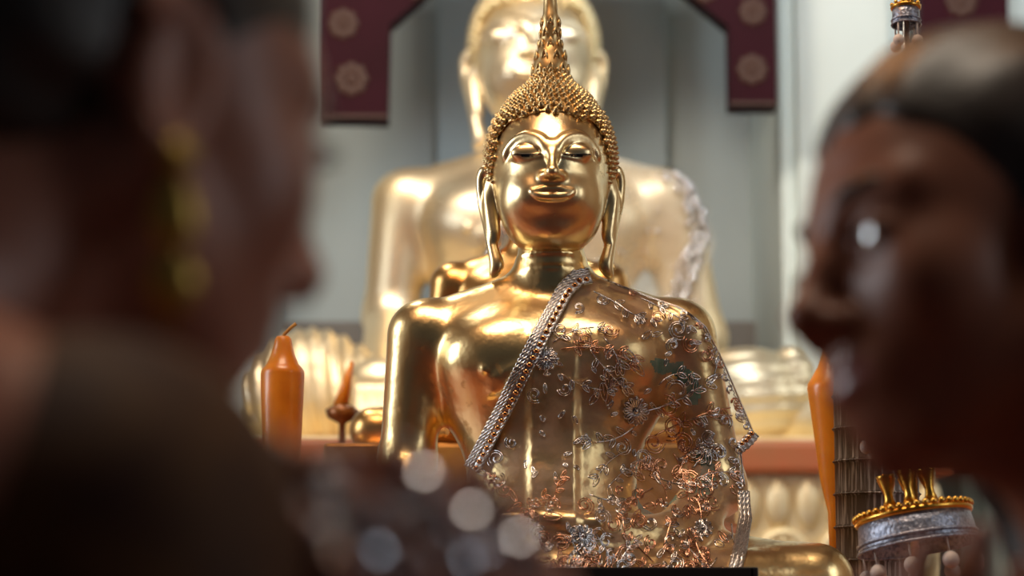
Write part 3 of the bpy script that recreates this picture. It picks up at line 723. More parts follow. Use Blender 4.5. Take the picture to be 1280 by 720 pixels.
# its own lace sash
sash2 = thing('large_lace_sash', 'pale sparkling lace sash over the shoulder of the large blurred statue', 'sash', BIGP); sash2.scale = BSC
drape2 = Drape(bodyS, .005)
LE2 = LE; 
vs = []; fs = []; rows, cols = 70, 60
R2 = [(336, 745), (352, 790), (372, 850), (392, 885), (430, 905), (470, 918), (520, 905), (600, 898), (700, 890)]
for j in range(rows+1):
    py = 340+300*j/rows; a, b_ = edge(LE, py), edge(R2, py)
    for i in range(cols+1): vs.append(sash_pt(drape2, a+(b_-a)*i/cols, py))
for j in range(rows):
    for i in range(cols): q = j*(cols+1)+i; fs.append((q, q+cols+1, q+cols+2, q+1))
mesh('net_cloth', vs, fs, M['lace_big'], sash2)
q = MB()
for i in range(60):
    t = i/59; y = 380+250*t; x = edge(R2, y)-2-34*max(0, (t-.05))*1.1
    q.ball(sash_pt(drape2, x+rnd.uniform(-5, 5), y, .004), rnd.uniform(.004, .0068), 8, 6)
    q.ball(sash_pt(drape2, x-14+rnd.uniform(-8, 8), y+3, .004), rnd.uniform(.003, .0055), 8, 6)
for i in range(70):
    y = rnd.uniform(380, 600); q.ball(sash_pt(drape2, rnd.uniform(edge(LE, y)+8, edge(R2, y)-6), y, .003), rnd.uniform(.0015, .0032), 6, 5)
q.build('sequins', M['silver'], sash2)['kind'] = 'stuff'
q = MB(); q.tube([sash_pt(drape2, x, y, .004) for x, y in [(735, 342), (706, 366), (661, 452), (632, 510), (592, 582), (575, 640)]], .009, 8); q.build('braided_trim', M['silver'], sash2)

# throne of the large statue
throne = thing('carved_throne', 'tall cream and gold carved throne with vermilion band under the large statue', 'throne', (BIGP.x, 6.5, 0))
zt = BIGP.z; zr = zt-.080; x0 = 1.02
b = MB(); b.box((-x0, -.60, zr), (x0, .55, zt), .015); b.build('lacquered_band', M['redband'], throne, smooth=False)
b = MB(); b.box((-x0+.04, -.56, 0), (x0-.04, .53, zr)); b.build('throne_block', M['cream'], throne, smooth=False)
b = MB(); zf = zr-.005
for k in range(27):       # upright petals under the band
    x = -x0+.06+k*(2*x0-.12)/26; b.ball((x, -.565, zf-.065), .036, 10, 8, (.9, .55, 1.8))
b.build('petal_moulding', M['cream'], throne)
for k in range(13):
    x = -.90+k*.15; b = MB(); c = (x, -.575, zf-.19)
    b.torus(c, .05, .016, 24, 8, Matrix.Rotation(PI/2, 3, 'X'))
    for j in range(8): b.ball((x+.03*math.cos(j*PI/4), -.58, c[2]+.03*math.sin(j*PI/4)), .012, 8, 6)
    b.ball((x, -.59, c[2]), .016, 10, 8)
    b.build('rosette', M['cream'], throne)
b = MB(); b.box((-x0-.02, -.64, zf-.36), (x0+.02, .55, zf-.27), .02); b.build('lower_moulding', M['cream'], throne, smooth=False)
# pillow-like step of cream gilding the knees rest on
b = MB(); b.box((-x0+.03, -.56, zt), (x0-.03, .50, zt+.012), .005); b.build('seat_pad', M['cream'], throne, smooth=False)
for o_ in (bs, sash2): o_.location.z += .015

# ------------------------------------------------------------------ altar and its smaller things
AZ = FRONT.z-.055
altar = thing('altar_table', 'long dark red altar table with gold edge carrying the central statue', 'table', (0, 3.3, 0))
b = MB(); b.box((-1.6, -.74, AZ-.06), (1.6, .95, AZ), .012); b.build('table_top', M['altar'], altar, smooth=False)
b = MB(); b.box((-1.55, -.68, .0), (1.55, .9, AZ-.06)); b.build('table_body', M['altar'], altar, smooth=False)
b = MB()
for k in range(60): b.ball((-1.57+k*.0532, -.745, AZ-.03), .02, 8, 6, (1, .5, 1))
b.build('gold_edge', M['gold_trim'], altar)
ped = thing('statue_pedestal', 'low gold pedestal under the central statue', 'pedestal', (FRONT.x, 3.0, AZ))
b = MB(); b.box((-.305, -.235, 0), (.305, .15, .020), .006); b.box((-.295, -.225, .020), (.295, .14, .0535), .012); b.build('plinth', M['gold'], ped, smooth=False)
b = MB()
for k in range(26): b.ball((-.285+k*.0228, -.228, .037), .011, 8, 6, (1, .5, 1.3))
b.build('lotus_petals', M['gold'], ped)
ris = thing('pedestal', 'plain red stepped pedestal under the half hidden statue', 'pedestal', (P2.x, 3.95, AZ))
hh = P2.z-AZ-.001
b = MB(); b.box((-.33, -.23, 0), (.33, .17, hh*.6), .006); b.build('lower_step', M['altar'], ris, smooth=False)
b = MB(); b.box((-.32, -.22, hh*.6), (.32, .16, hh), .006); b.build('upper_step', M['gold_mid'], ris, smooth=False)
# black tray in front
tr = thing('offering_tray', 'black lacquered tray at the foot of the central statue', 'tray')
tz = at(850, 709, 2.66).z; tx0, tx1 = at(690, 709, 2.66).x, at(943, 709, 2.66).x
b = MB(); b.box((tx0, 2.66, AZ+.012), (tx1, 2.735, AZ+.024), .002); b.build('tray_base', M['black'], tr, smooth=False)
b = MB(); b.box((tx0, 2.655, AZ+.020), (tx1, 2.663, tz), .002); b.box((tx0, 2.732, AZ+.020), (tx1, 2.740, tz), .002)
b.box((tx0-.004, 2.655, AZ+.020), (tx0+.006, 2.740, tz), .002); b.box((tx1-.006, 2.655, AZ+.020), (tx1+.004, 2.740, tz), .002); b.build('rim', M['black'], tr, smooth=False)
for fx in (tx0+.02, tx1-.02):
    for fy in (2.675, 2.72): q = MB(); q.lathe([(.008, 0), (.009, .006), (.007, .0135)], 12, (fx, fy, AZ)); q.build('foot', M['black'], tr)

def candle(cx, Y, rows, label, wickpts):
    base = at(cx, 700, Y); base.z = AZ
    t = thing('candle', label, 'candle', base)
    sc = (Y*CP+.06)/FPX
    prof = [(r*sc, at(cx, py, Y).z-AZ) for r, py in rows]
    body = [p for p in prof]; body[0] = (body[0][0], .022)
    b = MB(); b.lathe(body, 8 if False else 28); b.build('wax_body', M['wax'], t)
    b = MB(); b.lathe([(.030, 0), (.032, .004), (.018, .010), (body[0][0]+.005, .018), (body[0][0]+.006, .034), (body[0][0]+.003, .034)], 24); b.build('socket', M['gold_trim'], t)
    w = MB(); w.tube([at(x, y, Y)-base for x, y in wickpts], .0024, 6); w.build('wick', M['wick'], t)
    return t
candle(350, 3.12, [(12, 745), (19, 640), (24, 560), (26.5, 500), (27.5, 468), (27, 464), (23.5, 459), (20, 455), (15, 443), (12, 432), (10.5, 424), (8, 420.5), (2, 420)],
       'amber wax candle on the left with a bent wick', [(352, 424), (355, 418), (362, 411), (370, 404.5)])
candle(1044, 3.18, [(5, 760), (8, 640), (17, 600), (22, 555), (29, 500), (31, 486), (30, 480), (24, 470), (17, 458), (11, 440), (9, 428), (7, 424), (2, 423)],
       'tapered amber candle on the right beside the silver gauze offering', [(1044, 427), (1045, 415), (1049, 404)])
# thin amber stick before the throne, on the altar's left
st = thing('incense_stick', 'slanted dark amber stick in a small brown foot left of the central statue', 'incense', at(428, 512, 4.2))
st.location.z = AZ
o_ = st.location
b = MB(); b.tube([at(426, 508, 4.2)-o_, at(433, 480, 4.2)-o_, at(440, 452, 4.2)-o_], [.014, .009, .004], 8); b.build('stick', M['wax'], st)
b = MB(); zz = at(428, 508, 4.2).z-AZ; b.lathe([(.04, 0), (.04, .01), (.010, .02), (.006, .03), (.006, zz-.03), (.026, zz-.02), (.030, zz-.006), (.012, zz+.004)], 16); b.build('stand', M['amber'], st)
# curled leaf ornament beside the knee
b = SDF((-.06, -.03, -.005), (.07, .03, .14), .002)
lf0 = at(930, 700, 3.22); lf0.z = AZ
def lp(px, py): p = at(px, py, 3.22)-lf0; return (p.x, 0, p.z)
b.path([(-.0, 0, .0), lp(922, 688)], [.032, .022], .01); b.path([lp(915, 690), lp(938, 680), lp(952, 668), lp(960, 658), lp(966, 650)], [.016, .013, .008, .005, .0015], .01)
b.path([lp(918, 685), lp(908, 660), lp(905, 640)], [.014, .010, .004], .01)
v, f = b.net(1); tag(mesh('curled_leaf_ornament', v, f, M['amber'], None, lf0), 'small dark amber curled leaf ornament behind the right knee of the central statue', 'ornament')

# silver gauze offering (ribbed drum) and tiered umbrella
GY = 3.06
g = thing('gauze_offering', 'tall offering wrapped in dark silver-threaded gauze beside the right candle', 'offering', (at(1096, 600, GY).x, GY, AZ))
gt = at(1096, 455, GY).z-AZ
b = MB(); prof = [(.05, 0), (.053, .01)]
for k in range(1, 9):
    z = gt*k/9; prof += [(.0525, z-.004), (.0545, z), (.0525, z+.004)]
prof += [(.050, gt-.01), (.044, gt), (.02, gt+.02), (.004, gt+.05)]
b.lathe(prof, 40); b.build('gauze_drum', M['gauze'], g)
for k in range(1, 9): q = MB(); q.torus((0, 0, gt*k/9), .0545, .0010, 40, 6); q.build('silver_cord', M['gauze'], g)
UY = 2.72
ub = at(1143, 720, UY); ub.z = AZ
um = thing('tiered_umbrella', 'slim ceremonial umbrella of silver and gold tiers with hanging cream beads', 'umbrella', ub)
ut = at(1131, -60, UY)
axd = (ut-ub); q = MB(); q.tube([(0, 0, .01), axd], [.005, .004], 10); q.build('pole', M['braid'], um)
q = MB(); q.lathe([(.055, 0), (.055, .008), (.03, .016), (.012, .03), (.007, .05)], 28); q.build('base', M['gold_trim'], um)
tiers = [(650, 70, 34, 9), (500, 60, 30, 8), (360, 50, 26, 8), (230, 40, 24, 7), (106, 28, 20, 6), (12, 17, 21, 4)]
for ti, (py, rp, hp, nb) in enumerate(tiers):
    sc = UY/FPX; zc = at(640, py, UY).z; tt = (zc-ub.z)/axd.z; c = axd*tt; r = rp*sc; hgt = hp*sc
    e = bpy.data.objects.new('tier', None); COL.objects.link(e); e.parent = um; e.location = c
    e.rotation_euler = (math.radians(-7), math.radians(-8 if ti == 0 else 1), 0)
    q = MB(); q.lathe([(r*1.0, hgt*.1), (r*1.03, -hgt*.35), (r*1.06, -hgt*.8), (r*1.09, -hgt), (r*1.06, -hgt*.98), (r*1.0, -hgt*.5), (r*.96, hgt*.08)], 40); q.torus((0, 0, -hgt*.72), r*1.06, hgt*.07, 40, 6); q.torus((0, 0, -hgt), r*1.085, hgt*.06, 40, 6)
    q.build('sequin_fringe', M['fringe'], e)
    q = MB(); q.torus((0, 0, hgt*.12), r, hgt*.13, 44, 8)
    for j in range(int(rp*.6)): a = 2*PI*j/int(rp*.6); q.ball((r*1.03*math.cos(a), r*1.03*math.sin(a), hgt*.30), hgt*.13, 8, 6)
    q.build('gold_ring', M['gold_trim'], e)
    q = MB(); q.lathe([(r*.98, hgt*.15), (r*.8, hgt*.32), (r*.4, hgt*.55), (.007, hgt*.7), (.006, hgt*.75)], 30); q.build('dome', M['wax'] if ti == 4 else M['gold_trim'], e)
    if ti == 0:
        for a in np.linspace(0, 2*PI, 7)[:-1]:
            q = MB(); q.lathe([(.009, 0), (.0055, .010), (.005, .018), (.010, .034), (.011, .037)], 12, (r*.42*math.cos(a+.35), r*.42*math.sin(a+.35), hgt*.5)); q.build('bracket', M['gold_trim'], e)
    first = None
    for j in range(nb):
        a = 2*PI*(j+.5)/nb-PI/2; br = (.0092 if ti == 0 else .0078)*(1.0 if ti < 5 else .85); L = .017 if ti == 0 else .016
        pos = Vector((r*1.0*math.cos(a), r*1.0*math.sin(a), -hgt))
        if first is None:
            q = MB(); q.tube([(0, 0, .002), (0, 0, -L)], .0011, 5); q.ball((0, 0, -L-br), br, 14, 10, (1, 1, 1.05)); first = q.build('hanging_bead', M['ball'], e, pos)
        else:
            k = first.copy(); COL.objects.link(k); k.parent = e; k.location = pos
q = MB(); q.lathe([(.012, 0), (.014, .01), (.006, .03), (.002, .06)], 14, tuple(axd)); q.build('tip', M['gold_trim'], um)

# ------------------------------------------------------------------ PEOPLE
def head_prims(s, mouth_open=0):
    s.ell((-.008, 0, .055), (.094, .074, .082), .01)
    s.ell((.040, 0, .0), (.054, .062, .085), .03)
    s.ell((.030, 0, -.045), (.050, .050, .045), .03)
    s.ell((.072, 0, -.072), (.018, .020, .016), .02)
    for q in (-1, 1):
        s.cap((-.0, q*.056, -.035), (.062, q*.022, -.078), .016, .013, .02)
        s.cap((.082, q*.012, .040), (.066, q*.046, .040), .010, .009, .015)
        s.ell((.058, q*.042, -.010), (.024, .020, .024), .02)
        s.ell((.097, q*.032, .017), (.014, .017, .013), .012, True)
        s.ell((.0745, q*.033, .018), (.0135, .0150, .0125), .003)          # eyeball and lids
        s.path([(.0865, q*.019, .0175), (.0885, q*.027, .022), (.0870, q*.037, .0225), (.080, q*.047, .018)], .0028, .003)
    s.path([(.086, 0, .030), (.097, 0, .012), (.111, 0, -.012)], [.0075, .0075, .0105], .012)
    s.ell((.110, 0, -.016), (.0115, .0115, .010), .008)
    for q in (-1, 1): s.ell((.100, q*.0135, -.021), (.0105, .0075, .008), .007)
    for q in (-1, 1): s.ell((.103, q*.008, -.029), (.005, .0035, .004), .003, True)
    s.ell((.078, 0, -.046), (.019, .028, .022), .02)
    s.path([(.086, -.024, -.0475), (.0965, -.010, -.042), (.0975, 0, -.0435), (.0965, .010, -.042), (.086, .024, -.0475)], [.002, .0045, .0042, .0045, .002], .004)
    s.path([(.086, -.022, -.050), (.0955, -.009, -.0545), (.0965, 0, -.055), (.0955, .009, -.0545), (.086, .022, -.050)], [.002, .005, .0056, .005, .002], .004)
    s.path([(.094, -.018, -.0485), (.1025, 0, -.0485), (.094, .018, -.0485)], .0012, .002, True)
    for q in (-1, 1):
        ring = [(-.004+.017*math.cos(a)-.004*math.sin(a), q*(.0745+.009*max(0, -math.cos(a))), .004+.031*math.sin(a)) for a in np.linspace(-2.0, 2.6, 15)]
        s.path(ring, .0048, .004)
        s.ell((-.004, q*.0725, .002), (.016, .007, .028), .006); s.ell((.002, q*.075, -.030), (.009, .0055, .010), .005)
        s.ell((-.001, q*.081, .004), (.008, .006, .014), .005, True)
        s.ell((.010, q*.0735, .002), (.005, .005, .007), .004)
def hand_prims(s, W, u, nrm, thumb, L=.178, curl=.12, spread=1.0, tilt=0):
    """wrist W, finger direction u, palm normal nrm (the way the palm faces), thumb direction"""
    W = np.array(W); u = np.array(u)/np.linalg.norm(u); nrm = np.array(nrm)-u*np.dot(nrm, u); nrm /= np.linalg.norm(nrm)
    th = np.array(thumb)-u*np.dot(thumb, u)-nrm*np.dot(thumb, nrm); th /= np.linalg.norm(th)
    def g(a, b_, c): return tuple(W+th*a+u*b_+nrm*c)
    for a, r in ((-.030, .011), (-.011, .0125), (.010, .0135), (.027, .013)):
        s.cap(g(a*.7, .006, 0), g(a, .088, 0), r*1.05, r*.92, .012)
    tips = []
    for a, l, r in ((-.031, .058, .0076), (-.0115, .073, .0085), (.0095, .080, .0088), (.029, .072, .0087)):
        b0 = .090-abs(a-.008)*.25; sp = a*.10*spread
        p0 = g(a, b0, 0); p1 = g(a+sp*.5, b0+l*.42, curl*l*.10); p2 = g(a+sp*.8, b0+l*.74, curl*l*.32); p3 = g(a+sp, b0+l*.97, curl*l*.62)
        s.path([p0, p1, p2, p3], [r*1.12, r*1.03, r*.94, r*.80], .004); tips.append((p2, p3, r))
    t0, t1, t2, t3 = g(.020, .022, .006), g(.042, .050, .014), g(.052, .080, .012), g(.055, .106, .008)
    s.path([t0, t1, t2, t3], [.016, .0125, .0105, .0085], .008); tips.append((t2, t3, .009))
    return tips, nrm
def person(nm, label, H, Rh, body_dir, leg_dir, neck, sh_z, seat, wrists, elbows, hand_u, m_skin, m_hair, h=.0036, hair_kind=0, shf=(-.01, -.01), shz=(0, 0), sleeve=None):
    t = thing(nm, label, 'person', (neck[0], neck[1], 0)); org = np.array([neck[0], neck[1], 0.0])
    d = np.array([body_dir[0], body_dir[1], 0.0]); d /= np.linalg.norm(d); r_ = np.array([d[1], -d[0], 0.0]); U = np.array([0, 0, 1.0])
    H = np.array(H)-org; nk = np.array(neck)-org
    ctr = np.array([0, 0, 0.0])-d*.015
    def B(f, r, z): return tuple(ctr+d*f+r_*r+U*z)
    wr = [np.array(w)-org for w in wrists]; el = [np.array(e)-org for e in elbows]
    allp = np.array([H+.15, H-.15, *wr, *el, np.array(B(.2, .25, 0)), np.array(B(.2, -.25, 0)), np.array(B(-.2, .25, 0)), np.array(B(-.2, -.25, 0)), *[np.array([leg_dir[0], leg_dir[1], 0])*a+np.array([leg_dir[1], -leg_dir[0], 0])*b_ for a in (-.25, .58) for b_ in (-.2, .2)]])
    lo = allp.min(0)-.1; hi = allp.max(0)+.1; lo[2] = 0.05
    hi[2] = H[2]+.17
    s = SDF(lo, hi, h)
    R3 = np.array([d, -r_, U]).T
    ld = np.array([leg_dir[0], leg_dir[1], 0.0]); ld /= np.linalg.norm(ld); lr = np.array([ld[1], -ld[0], 0.0])
    def G(f, r, z): return tuple(ctr+ld*f+lr*r+U*z)
    def torso(s, o=0.0):
        s.ell(B(.0, 0, sh_z-.13), (.098+o, .150+o, .17), .03, R=R3)
        s.ell(B(.035, .065, sh_z-.19), (.055+o, .062+o, .062), .03, R=R3); s.ell(B(.035, -.065, sh_z-.19), (.055+o, .062+o, .062), .03, R=R3)
        s.ell(B(-.005, 0, seat+.20), (.088+o, .122+o, .17), .04, R=R3)
        s.ell(B(-.015, 0, seat+.06), (.125+o, .168+o, .12), .04, R=R3)
        s.cap(B(-.01, -.135, sh_z), B(-.01, .135, sh_z), .050+o, k=.03)
    torso(s)
    for q in (-1, 1): s.cap(tuple(nk+U*.02-d*.01), B(-.015, q*.10, sh_z+.02), .042, .042, .04)
    up = Rh[:, 2]; fw = Rh[:, 0]
    s.cap(B(-.01, 0, sh_z), tuple(H-up*.03-fw*.012), .056, .054, .03)
    s.frame(Rh, H); head_prims(s); s.frame()
    tips = []; shs = []
    for q, W, E, sg in ((1, wr[0], el[0], 1), (-1, wr[1], el[1], -1)):
        fi = 0 if q > 0 else 1; S0 = np.array(B(shf[fi], q*.150, sh_z-.008+shz[fi])); s.cap(B(-.01, q*.06, sh_z-.02), tuple(S0), .055, .050, .04)
        shs.append((S0, E))
        s.cap(tuple(S0), tuple(E), .047, .037, .03); s.cap(tuple(E), tuple(W), .037, .026, .02)
        palm = -r_*q; thumb = -d
        tp, nn = hand_prims(s, W, hand_u, palm, thumb, curl=.10, spread=.9); tips += [(a, b_, r, nn) for a, b_, r in tp]
    if sleeve:
        g = SDF(s.lo, s.lo+s.h*1.2*(np.array(s.n)//1.2), s.h*1.2)
        for (S0, E), q in zip(shs, (1, -1)): g.cap(B(-.01, q*.05, sh_z-.03), tuple(S0), .064, .060, .04); g.cap(tuple(S0), tuple(S0+(E-S0)*.7), .058, .052, .03)
        v, f = g.net(2); mesh('shoulder_cloth', v, f, sleeve, t)
    # folded legs
    for q in (-1, 1):
        s.cap(G(.0, q*.09, seat), G(.42, q*.11, .10), .085, .062, .04); s.cap(G(.42, q*.11, .085), G(-.05, q*.10, .075), .055, .045, .03)
        s.cap(G(-.05, q*.10, .07), G(-.19, q*.09, .085), .04, .03, .02)
    v, f = s.net(2)
    o = mesh('body', v, f, [m_skin, M['lip']], t)
    inv = Rh.T
    def lips(c):
        l = (c-H) @ Rh
        return (np.abs(l[:, 1]) < .0235) & (l[:, 0] > .080) & (np.abs(l[:, 2]+.0487) < .0108*np.sqrt(np.clip(1-(l[:, 1]/.0235)**2, 0, 1)))
    paint(o.data, lips)
    def hp(x, y, z): return Vector(H+Rh @ np.array([x, y, z]))
    # eyes, brows and lashes
    R3h = Matrix([list(map(float, row)) for row in Rh])
    for q in (-1, 1):
        e = MB(); e.ball(hp(.0775, q*.033, .0172), .0122, 18, 12); eo = e.build('eye', M['eyewhite'], t)
        e = MB(); e.ball(hp(.0866, q*.0340, .0165), .0072, 20, 14, (.36, 1, 1), R3h); e.build('iris', M['iris'], eo)
        e = MB()
        for k in range(11):
            yv = .021+.0026*k; x0 = .090-.0045*(k/5-1)**2*.6-(.004 if k > 7 else 0)
            e.tube([hp(x0, q*yv, .0205), hp(x0+.004, q*(yv+.001), .0195), hp(x0+.0075, q*(yv+.003), .0215)], [.0007, .0006, .0002], 4)
        e.build('eyelashes', M['inlay'], t)
        e = MB(); e.tube([hp(.0925, q*.014, .040), hp(.0915, q*.026, .0455), hp(.083, q*.040, .046), hp(.069, q*.052, .040)], [.003, .0036, .003, .001], 6); e.build('eyebrow', m_hair, t)
    # nails
    for a, b_, r, nn in tips:
        a, b_ = Vector(a), Vector(b_); ax = (b_-a).normalized(); n_ = -Vector(nn); n_ = (n_-ax*n_.dot(ax)).normalized(); sd = ax.cross(n_)
        Rn = Matrix([[sd.x, ax.x, n_.x], [sd.y, ax.y, n_.y], [sd.z, ax.z, n_.z]])
        q = MB(); q.ball(b_-ax*.001+n_*r*.66, r*.62, 8, 6, (1, 1.25, .35), Rn); q.build('fingernail', M['nail'], t)
    # hair
    hs = SDF(H-np.array([.19, .19, .22]), H+np.array([.19, .19, .19]), .0035)
    hs.frame(Rh, H)
    hs.ell((-.014, 0, .060), (.101, .0815, .090), .01)
    hs.ell((-.050, 0, .018), (.055, .070, .070), .03)
    if hair_kind == 0: hs.ell((-.115, 0, .045), (.045, .055, .048), .02)
    else: hs.ell((-.10, 0, -.03), (.05, .075, .10), .04); [(hs.cap((-.02, q*.074, .02), (-.050, q*.080, -.06), .018, .026, .03), hs.cap((-.050, q*.080, -.06), (-.052, q*.076, -.150), .028, .022, .03)) for q in (-1, 1)]; hs.cap((-.10, 0, -.03), (-.105, 0, -.15), .055, .04, .04)
    X, Y, Z = hs.grid(); loc = [sum((A-H[i])*Rh[i, k] for i, A in enumerate((X, Y, Z))) for k in range(3)]
    lx, ly, lz = loc; ay = np.abs(ly)
    # bare face: everything in front of a hairline that runs over the brow, the temple and in front of the ear
    line = np.interp(lz, [-.2, -.03, .0, .03, .06, .085, .105, .13, .2], [.0, .004, .018, .038, .070, .090, .085, .06, .03] if hair_kind == 0 else [-.02, .0, .018, .034, .046, .056, .062, .045, .03])
    line = line+(.030-np.clip(ay, 0, .075)*.4)*np.clip((lz-.05)/.03, 0, 1)
    if hair_kind == 0:  # ear is clear of the hair
        ear = np.sqrt(((lx+.002)/.024)**2+((lz-.0)/.040)**2)-1; hs.D = np.maximum(hs.D, np.minimum(-ear*.03, ay-.055).astype(np.float32)*1.0)
    hs.D = np.maximum(hs.D, (lx-line).astype(np.float32)*.8)
    hs.D = (hs.D+.0016*np.sin(ay*260+lz*40+lx*20)).astype(np.float32)
    v, f = hs.net(2); mesh('hair', v, f, m_hair, t)
    return t, o, s, (B, G), hp, torso, d, r_, org
RL = np.array([[0.7614, -0.6343, 0.1341], [0.5822, 0.76, 0.2889], [-0.2852, -0.1419, 0.9479]])
RR = np.array([[-0.9436, 0.3097, -0.1172], [-0.3287, -0.919, 0.2176], [-0.0403, 0.2438, 0.969]])
def ortho(R): u, _, v = np.linalg.svd(R); return u @ v
RL, RR = ortho(RL), ortho(RR)
def dress(P, top_z, m_top, m_skirt, seat, sash_side=1):
    t, o, s, B, hp, torso, d, r_, org = P
    B, G = B
    g = SDF(s.lo, s.lo+s.h*1.3*(np.array(s.n)//1.3), s.h*1.3)
    torso(g, .007)
    X, Y, Z = g.grid(); rr = X*r_[0]+Y*r_[1]
    neckline = top_z+.0*rr+np.clip(rr*sash_side*.9, -.10, .09)
    g.D = np.maximum(g.D, (Z-neckline).astype(np.float32)*.8); g.D = np.maximum(g.D, (seat+.05-Z+0*X).astype(np.float32))
    v, f = g.net(2); mesh('bodice', v, f, m_top, t)
    k = SDF(s.lo*np.array([1, 1, 0]), s.lo+s.h*1.5*np.array(s.n)*.67, .006)
    k.D = np.full_like(k.D, 10)
    k.ell(B(-.015, 0, seat+.06), (.16, .19, .15), .04)
    for q in (-1, 1):
        k.cap(G(0, q*.09, seat), G(.43, q*.11, .10), .10, .085, .06); k.cap(G(.43, q*.11, .09), G(-.08, q*.10, .085), .085, .085, .06)
    k.cap(G(.40, 0, .09), G(-.15, 0, .09), .09, .09, .08)
    X, Y, Z = k.grid(); k.D = np.maximum(k.D, (.002-Z+0*X+0*Y).astype(np.float32)); k.D = np.maximum(k.D, (Z-(seat+.16)+0*X+0*Y).astype(np.float32))
    v, f = k.net(2); mesh('skirt', v, f, m_skirt, t)
HL = (-.1725, .9377, 1.0404); HR = (.2524, 1.2518, 1.0233)
tip = at(400, 532, .82); uL = np.array([-.56, -.08, .82]); uL /= np.linalg.norm(uL)
wl = np.array(tip)-uL*.176; bd = (.80, .60)
rv = np.array([bd[1], -bd[0], 0])
PLp = person('person', 'woman on the left in profile, black hair pulled back, gold earring, hands raised in prayer', HL, RL, bd, (.26, .966), (-.250, .862, .93), .90, .27,
             [wl+rv*.013, wl-rv*.013], [(-.09, .72, .66), (-.20, 1.02, .66)], uL, M['skin'], M['hair'], shf=(.05, .0), shz=(-.015, 0), sleeve=M['brocade'])
dress(PLp, .985, M['brocade'], M['skirt'], .27, -1)
tipR = at(1200, 640, 1.08); uR = np.array([.22, .05, .95]); uR /= np.linalg.norm(uR)
wl2 = np.array(tipR)-uR*.176; bd2 = (-.95, .10); rv2 = np.array([bd2[1], -bd2[0], 0])/np.hypot(*bd2)
PRp = person('person', 'woman on the right facing left, dark brown hair, one eye catching the light', HR, RR, bd2, (-.10, .995), (.325, 1.245, .90), .872, .25,
             [wl2+rv2*.013, wl2-rv2*.013], [(.22, 1.42, .62), (.26, 1.04, .62)], uR, M['skin_r'], M['hair_r'], hair_kind=1)
dress(PRp, .895, M['silk'], M['skirt'], .25, 1)

# earring on the left woman's right ear
t, o, s, _, hp, *_ = PLp
lobe = hp(.003, -.080, -.031); b = MB(); b.ball(lobe, .006, 12, 8); b.torus(lobe, .006, .0016, 16, 6, Matrix.Rotation(PI/2, 3, 'X'))
er = b.build('earring', M['earring'], t)
b = MB(); b.lathe([(.001, -.004), (.005, -.010), (.0085, -.020), (.0095, -.027), (.006, -.034), (.0035, -.036), (.0075, -.040), (.010, -.047), (.008, -.054), (.003, -.060), (.0008, -.064)], 16, tuple(lobe), sx=1, sy=.6)
b.build('pendant', M['earring'], er)
# crystal bracelet: beads lying on the wrist and the back of her hands
me = o.data; bvh = BVHTree.FromObject(o, bpy.context.evaluated_depsgraph_get())
def on_hand(px, py):
    c = Vector((0, 0, CAMZ))-Vector(o.parent.location); dr = (at(px, py, 1)-Vector((0, 0, CAMZ))).normalized()
    hit = bvh.ray_cast(c, dr)
    if hit[0] is None: return None
    return hit[0]+Vector(o.parent.location)+hit[1]*.002
br = thing('crystal_bracelet', 'sparkling crystal beaded hand chain on the praying hands of the left woman', 'bracelet')
CR = [(330, 592), (412, 596), (392, 640), (470, 632), (517, 636), (440, 676), (557, 664), (492, 658), (470, 690), (512, 690), (545, 690), (600, 690), (628, 672), (690, 682), (655, 650), (605, 716), (415, 700), (455, 650),
      (272, 662), (242, 700), (297, 712), (372, 610), (560, 630), (585, 650), (640, 700), (530, 600), (500, 610), (355, 560), (600, 640), (430, 620), (350, 640), (370, 680), (345, 700), (620, 610), (650, 680), (580, 700), (460, 710), (500, 715), (400, 665), (540, 715), (665, 715), (385, 615), (535, 570)]
hits = [(p, on_hand(*p)) for p in CR]
first = None; used = []
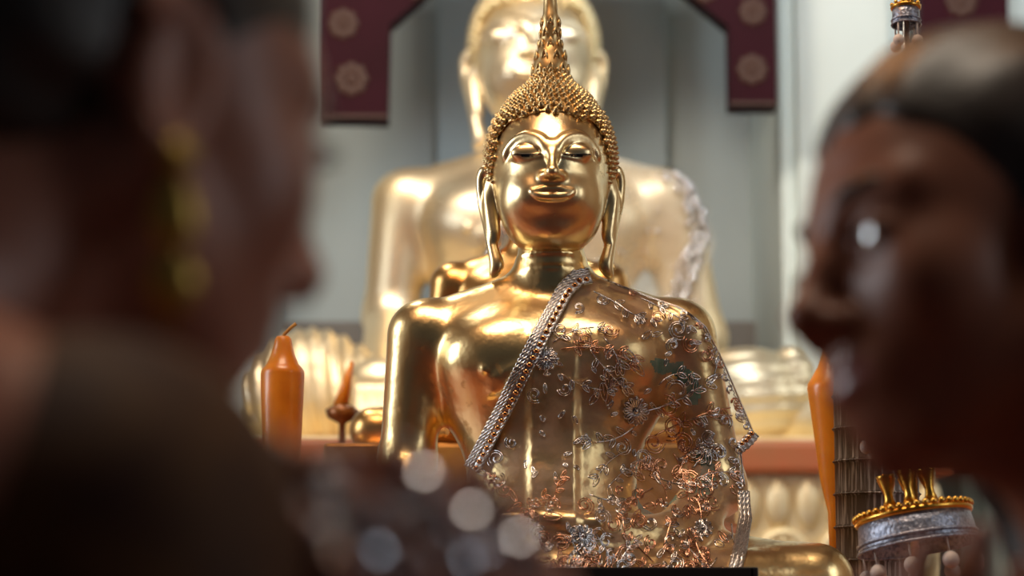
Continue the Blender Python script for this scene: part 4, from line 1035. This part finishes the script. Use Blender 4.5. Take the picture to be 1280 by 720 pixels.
for p, hpos in hits:
    if hpos is None or not (.65 < hpos.y < 1.2): continue
    used.append(hpos)
    if first is None:
        bm = bmesh.new(); bmesh.ops.create_icosphere(bm, subdivisions=1, radius=.0036); me2 = bpy.data.meshes.new('crystal_bead'); bm.to_mesh(me2); bm.free()
        first = link('crystal_bead', me2, M['crystal'], br, hpos, smooth=False)
    else:
        k = first.copy(); COL.objects.link(k); k.parent = br; k.location = hpos; k.rotation_euler = (rnd.random()*6, rnd.random()*6, 0)
print('crystals', len(used), [p for p, h_ in hits if h_ is None])
if len(used) > 2:
    used.sort(key=lambda p: p.x); q = MB(); q.tube(used, .0006, 5); q.build('cord', M['silver'], br)

# ------------------------------------------------------------------ LIGHT
def area(name, loc, target, size, power, col, sy=None):
    l = bpy.data.lights.new(name, 'AREA'); l.energy = power; l.color = col; l.size = size
    if sy: l.shape = 'RECTANGLE'; l.size_y = sy
    o = bpy.data.objects.new(name, l); COL.objects.link(o); o.location = loc
    o.rotation_euler = (Vector(target)-Vector(loc)).to_track_quat('-Z', 'Y').to_euler(); return o
# lamps over the altar
area('altar_lamp', (-.9, 4.6, 3.9), (0.0, 6.5, 1.9), .5, 56, (1, .88, .72), .5)
area('altar_lamp', (.9, 4.6, 4.0), (0.2, 8.0, 2.6), .5, 42, (.88, .97, 1), .5)
# tall windows in the side walls
area('window_light', (-3.4, 2.75, 1.8), (0, 2.5, 1.2), 1.3, 80, (.86, .94, 1), 2.4)
area('window_light', (3.4, .9, 2.1), (0, 2.9, 1.3), 1.3, 36, (.86, .94, 1), 2.4)
area('window_light', (3.4, 5.6, 2.6), (1.2, 7.6, 2.0), 1.0, 24, (.86, .97, 1), 2.0)
# ceiling lamp over the worshippers
area('ceiling_lamp', (-.2, 1.7, 4.9), (0, 2.9, 1.2), 2.2, 92, (1, .86, .68), 1.2)
# added warm point lights, unseen, for the orange glow on the statue's chest
for x, y, z, e in ((-.32, 2.42, 2.8, 30), (.7, 2.2, 3.1, 6)):
    l = bpy.data.lights.new('warm_glow_light', 'POINT'); l.energy = e; l.color = (1, .40, .11); l.shadow_soft_size = .26
    o = bpy.data.objects.new('warm_glow_light', l); COL.objects.link(o); o.location = (x, y, z)
w = bpy.data.worlds.new('world'); scn.world = w; w.use_nodes = True
w.node_tree.nodes['Background'].inputs['Color'].default_value = (.75, .87, 1, 1); w.node_tree.nodes['Background'].inputs['Strength'].default_value = .034
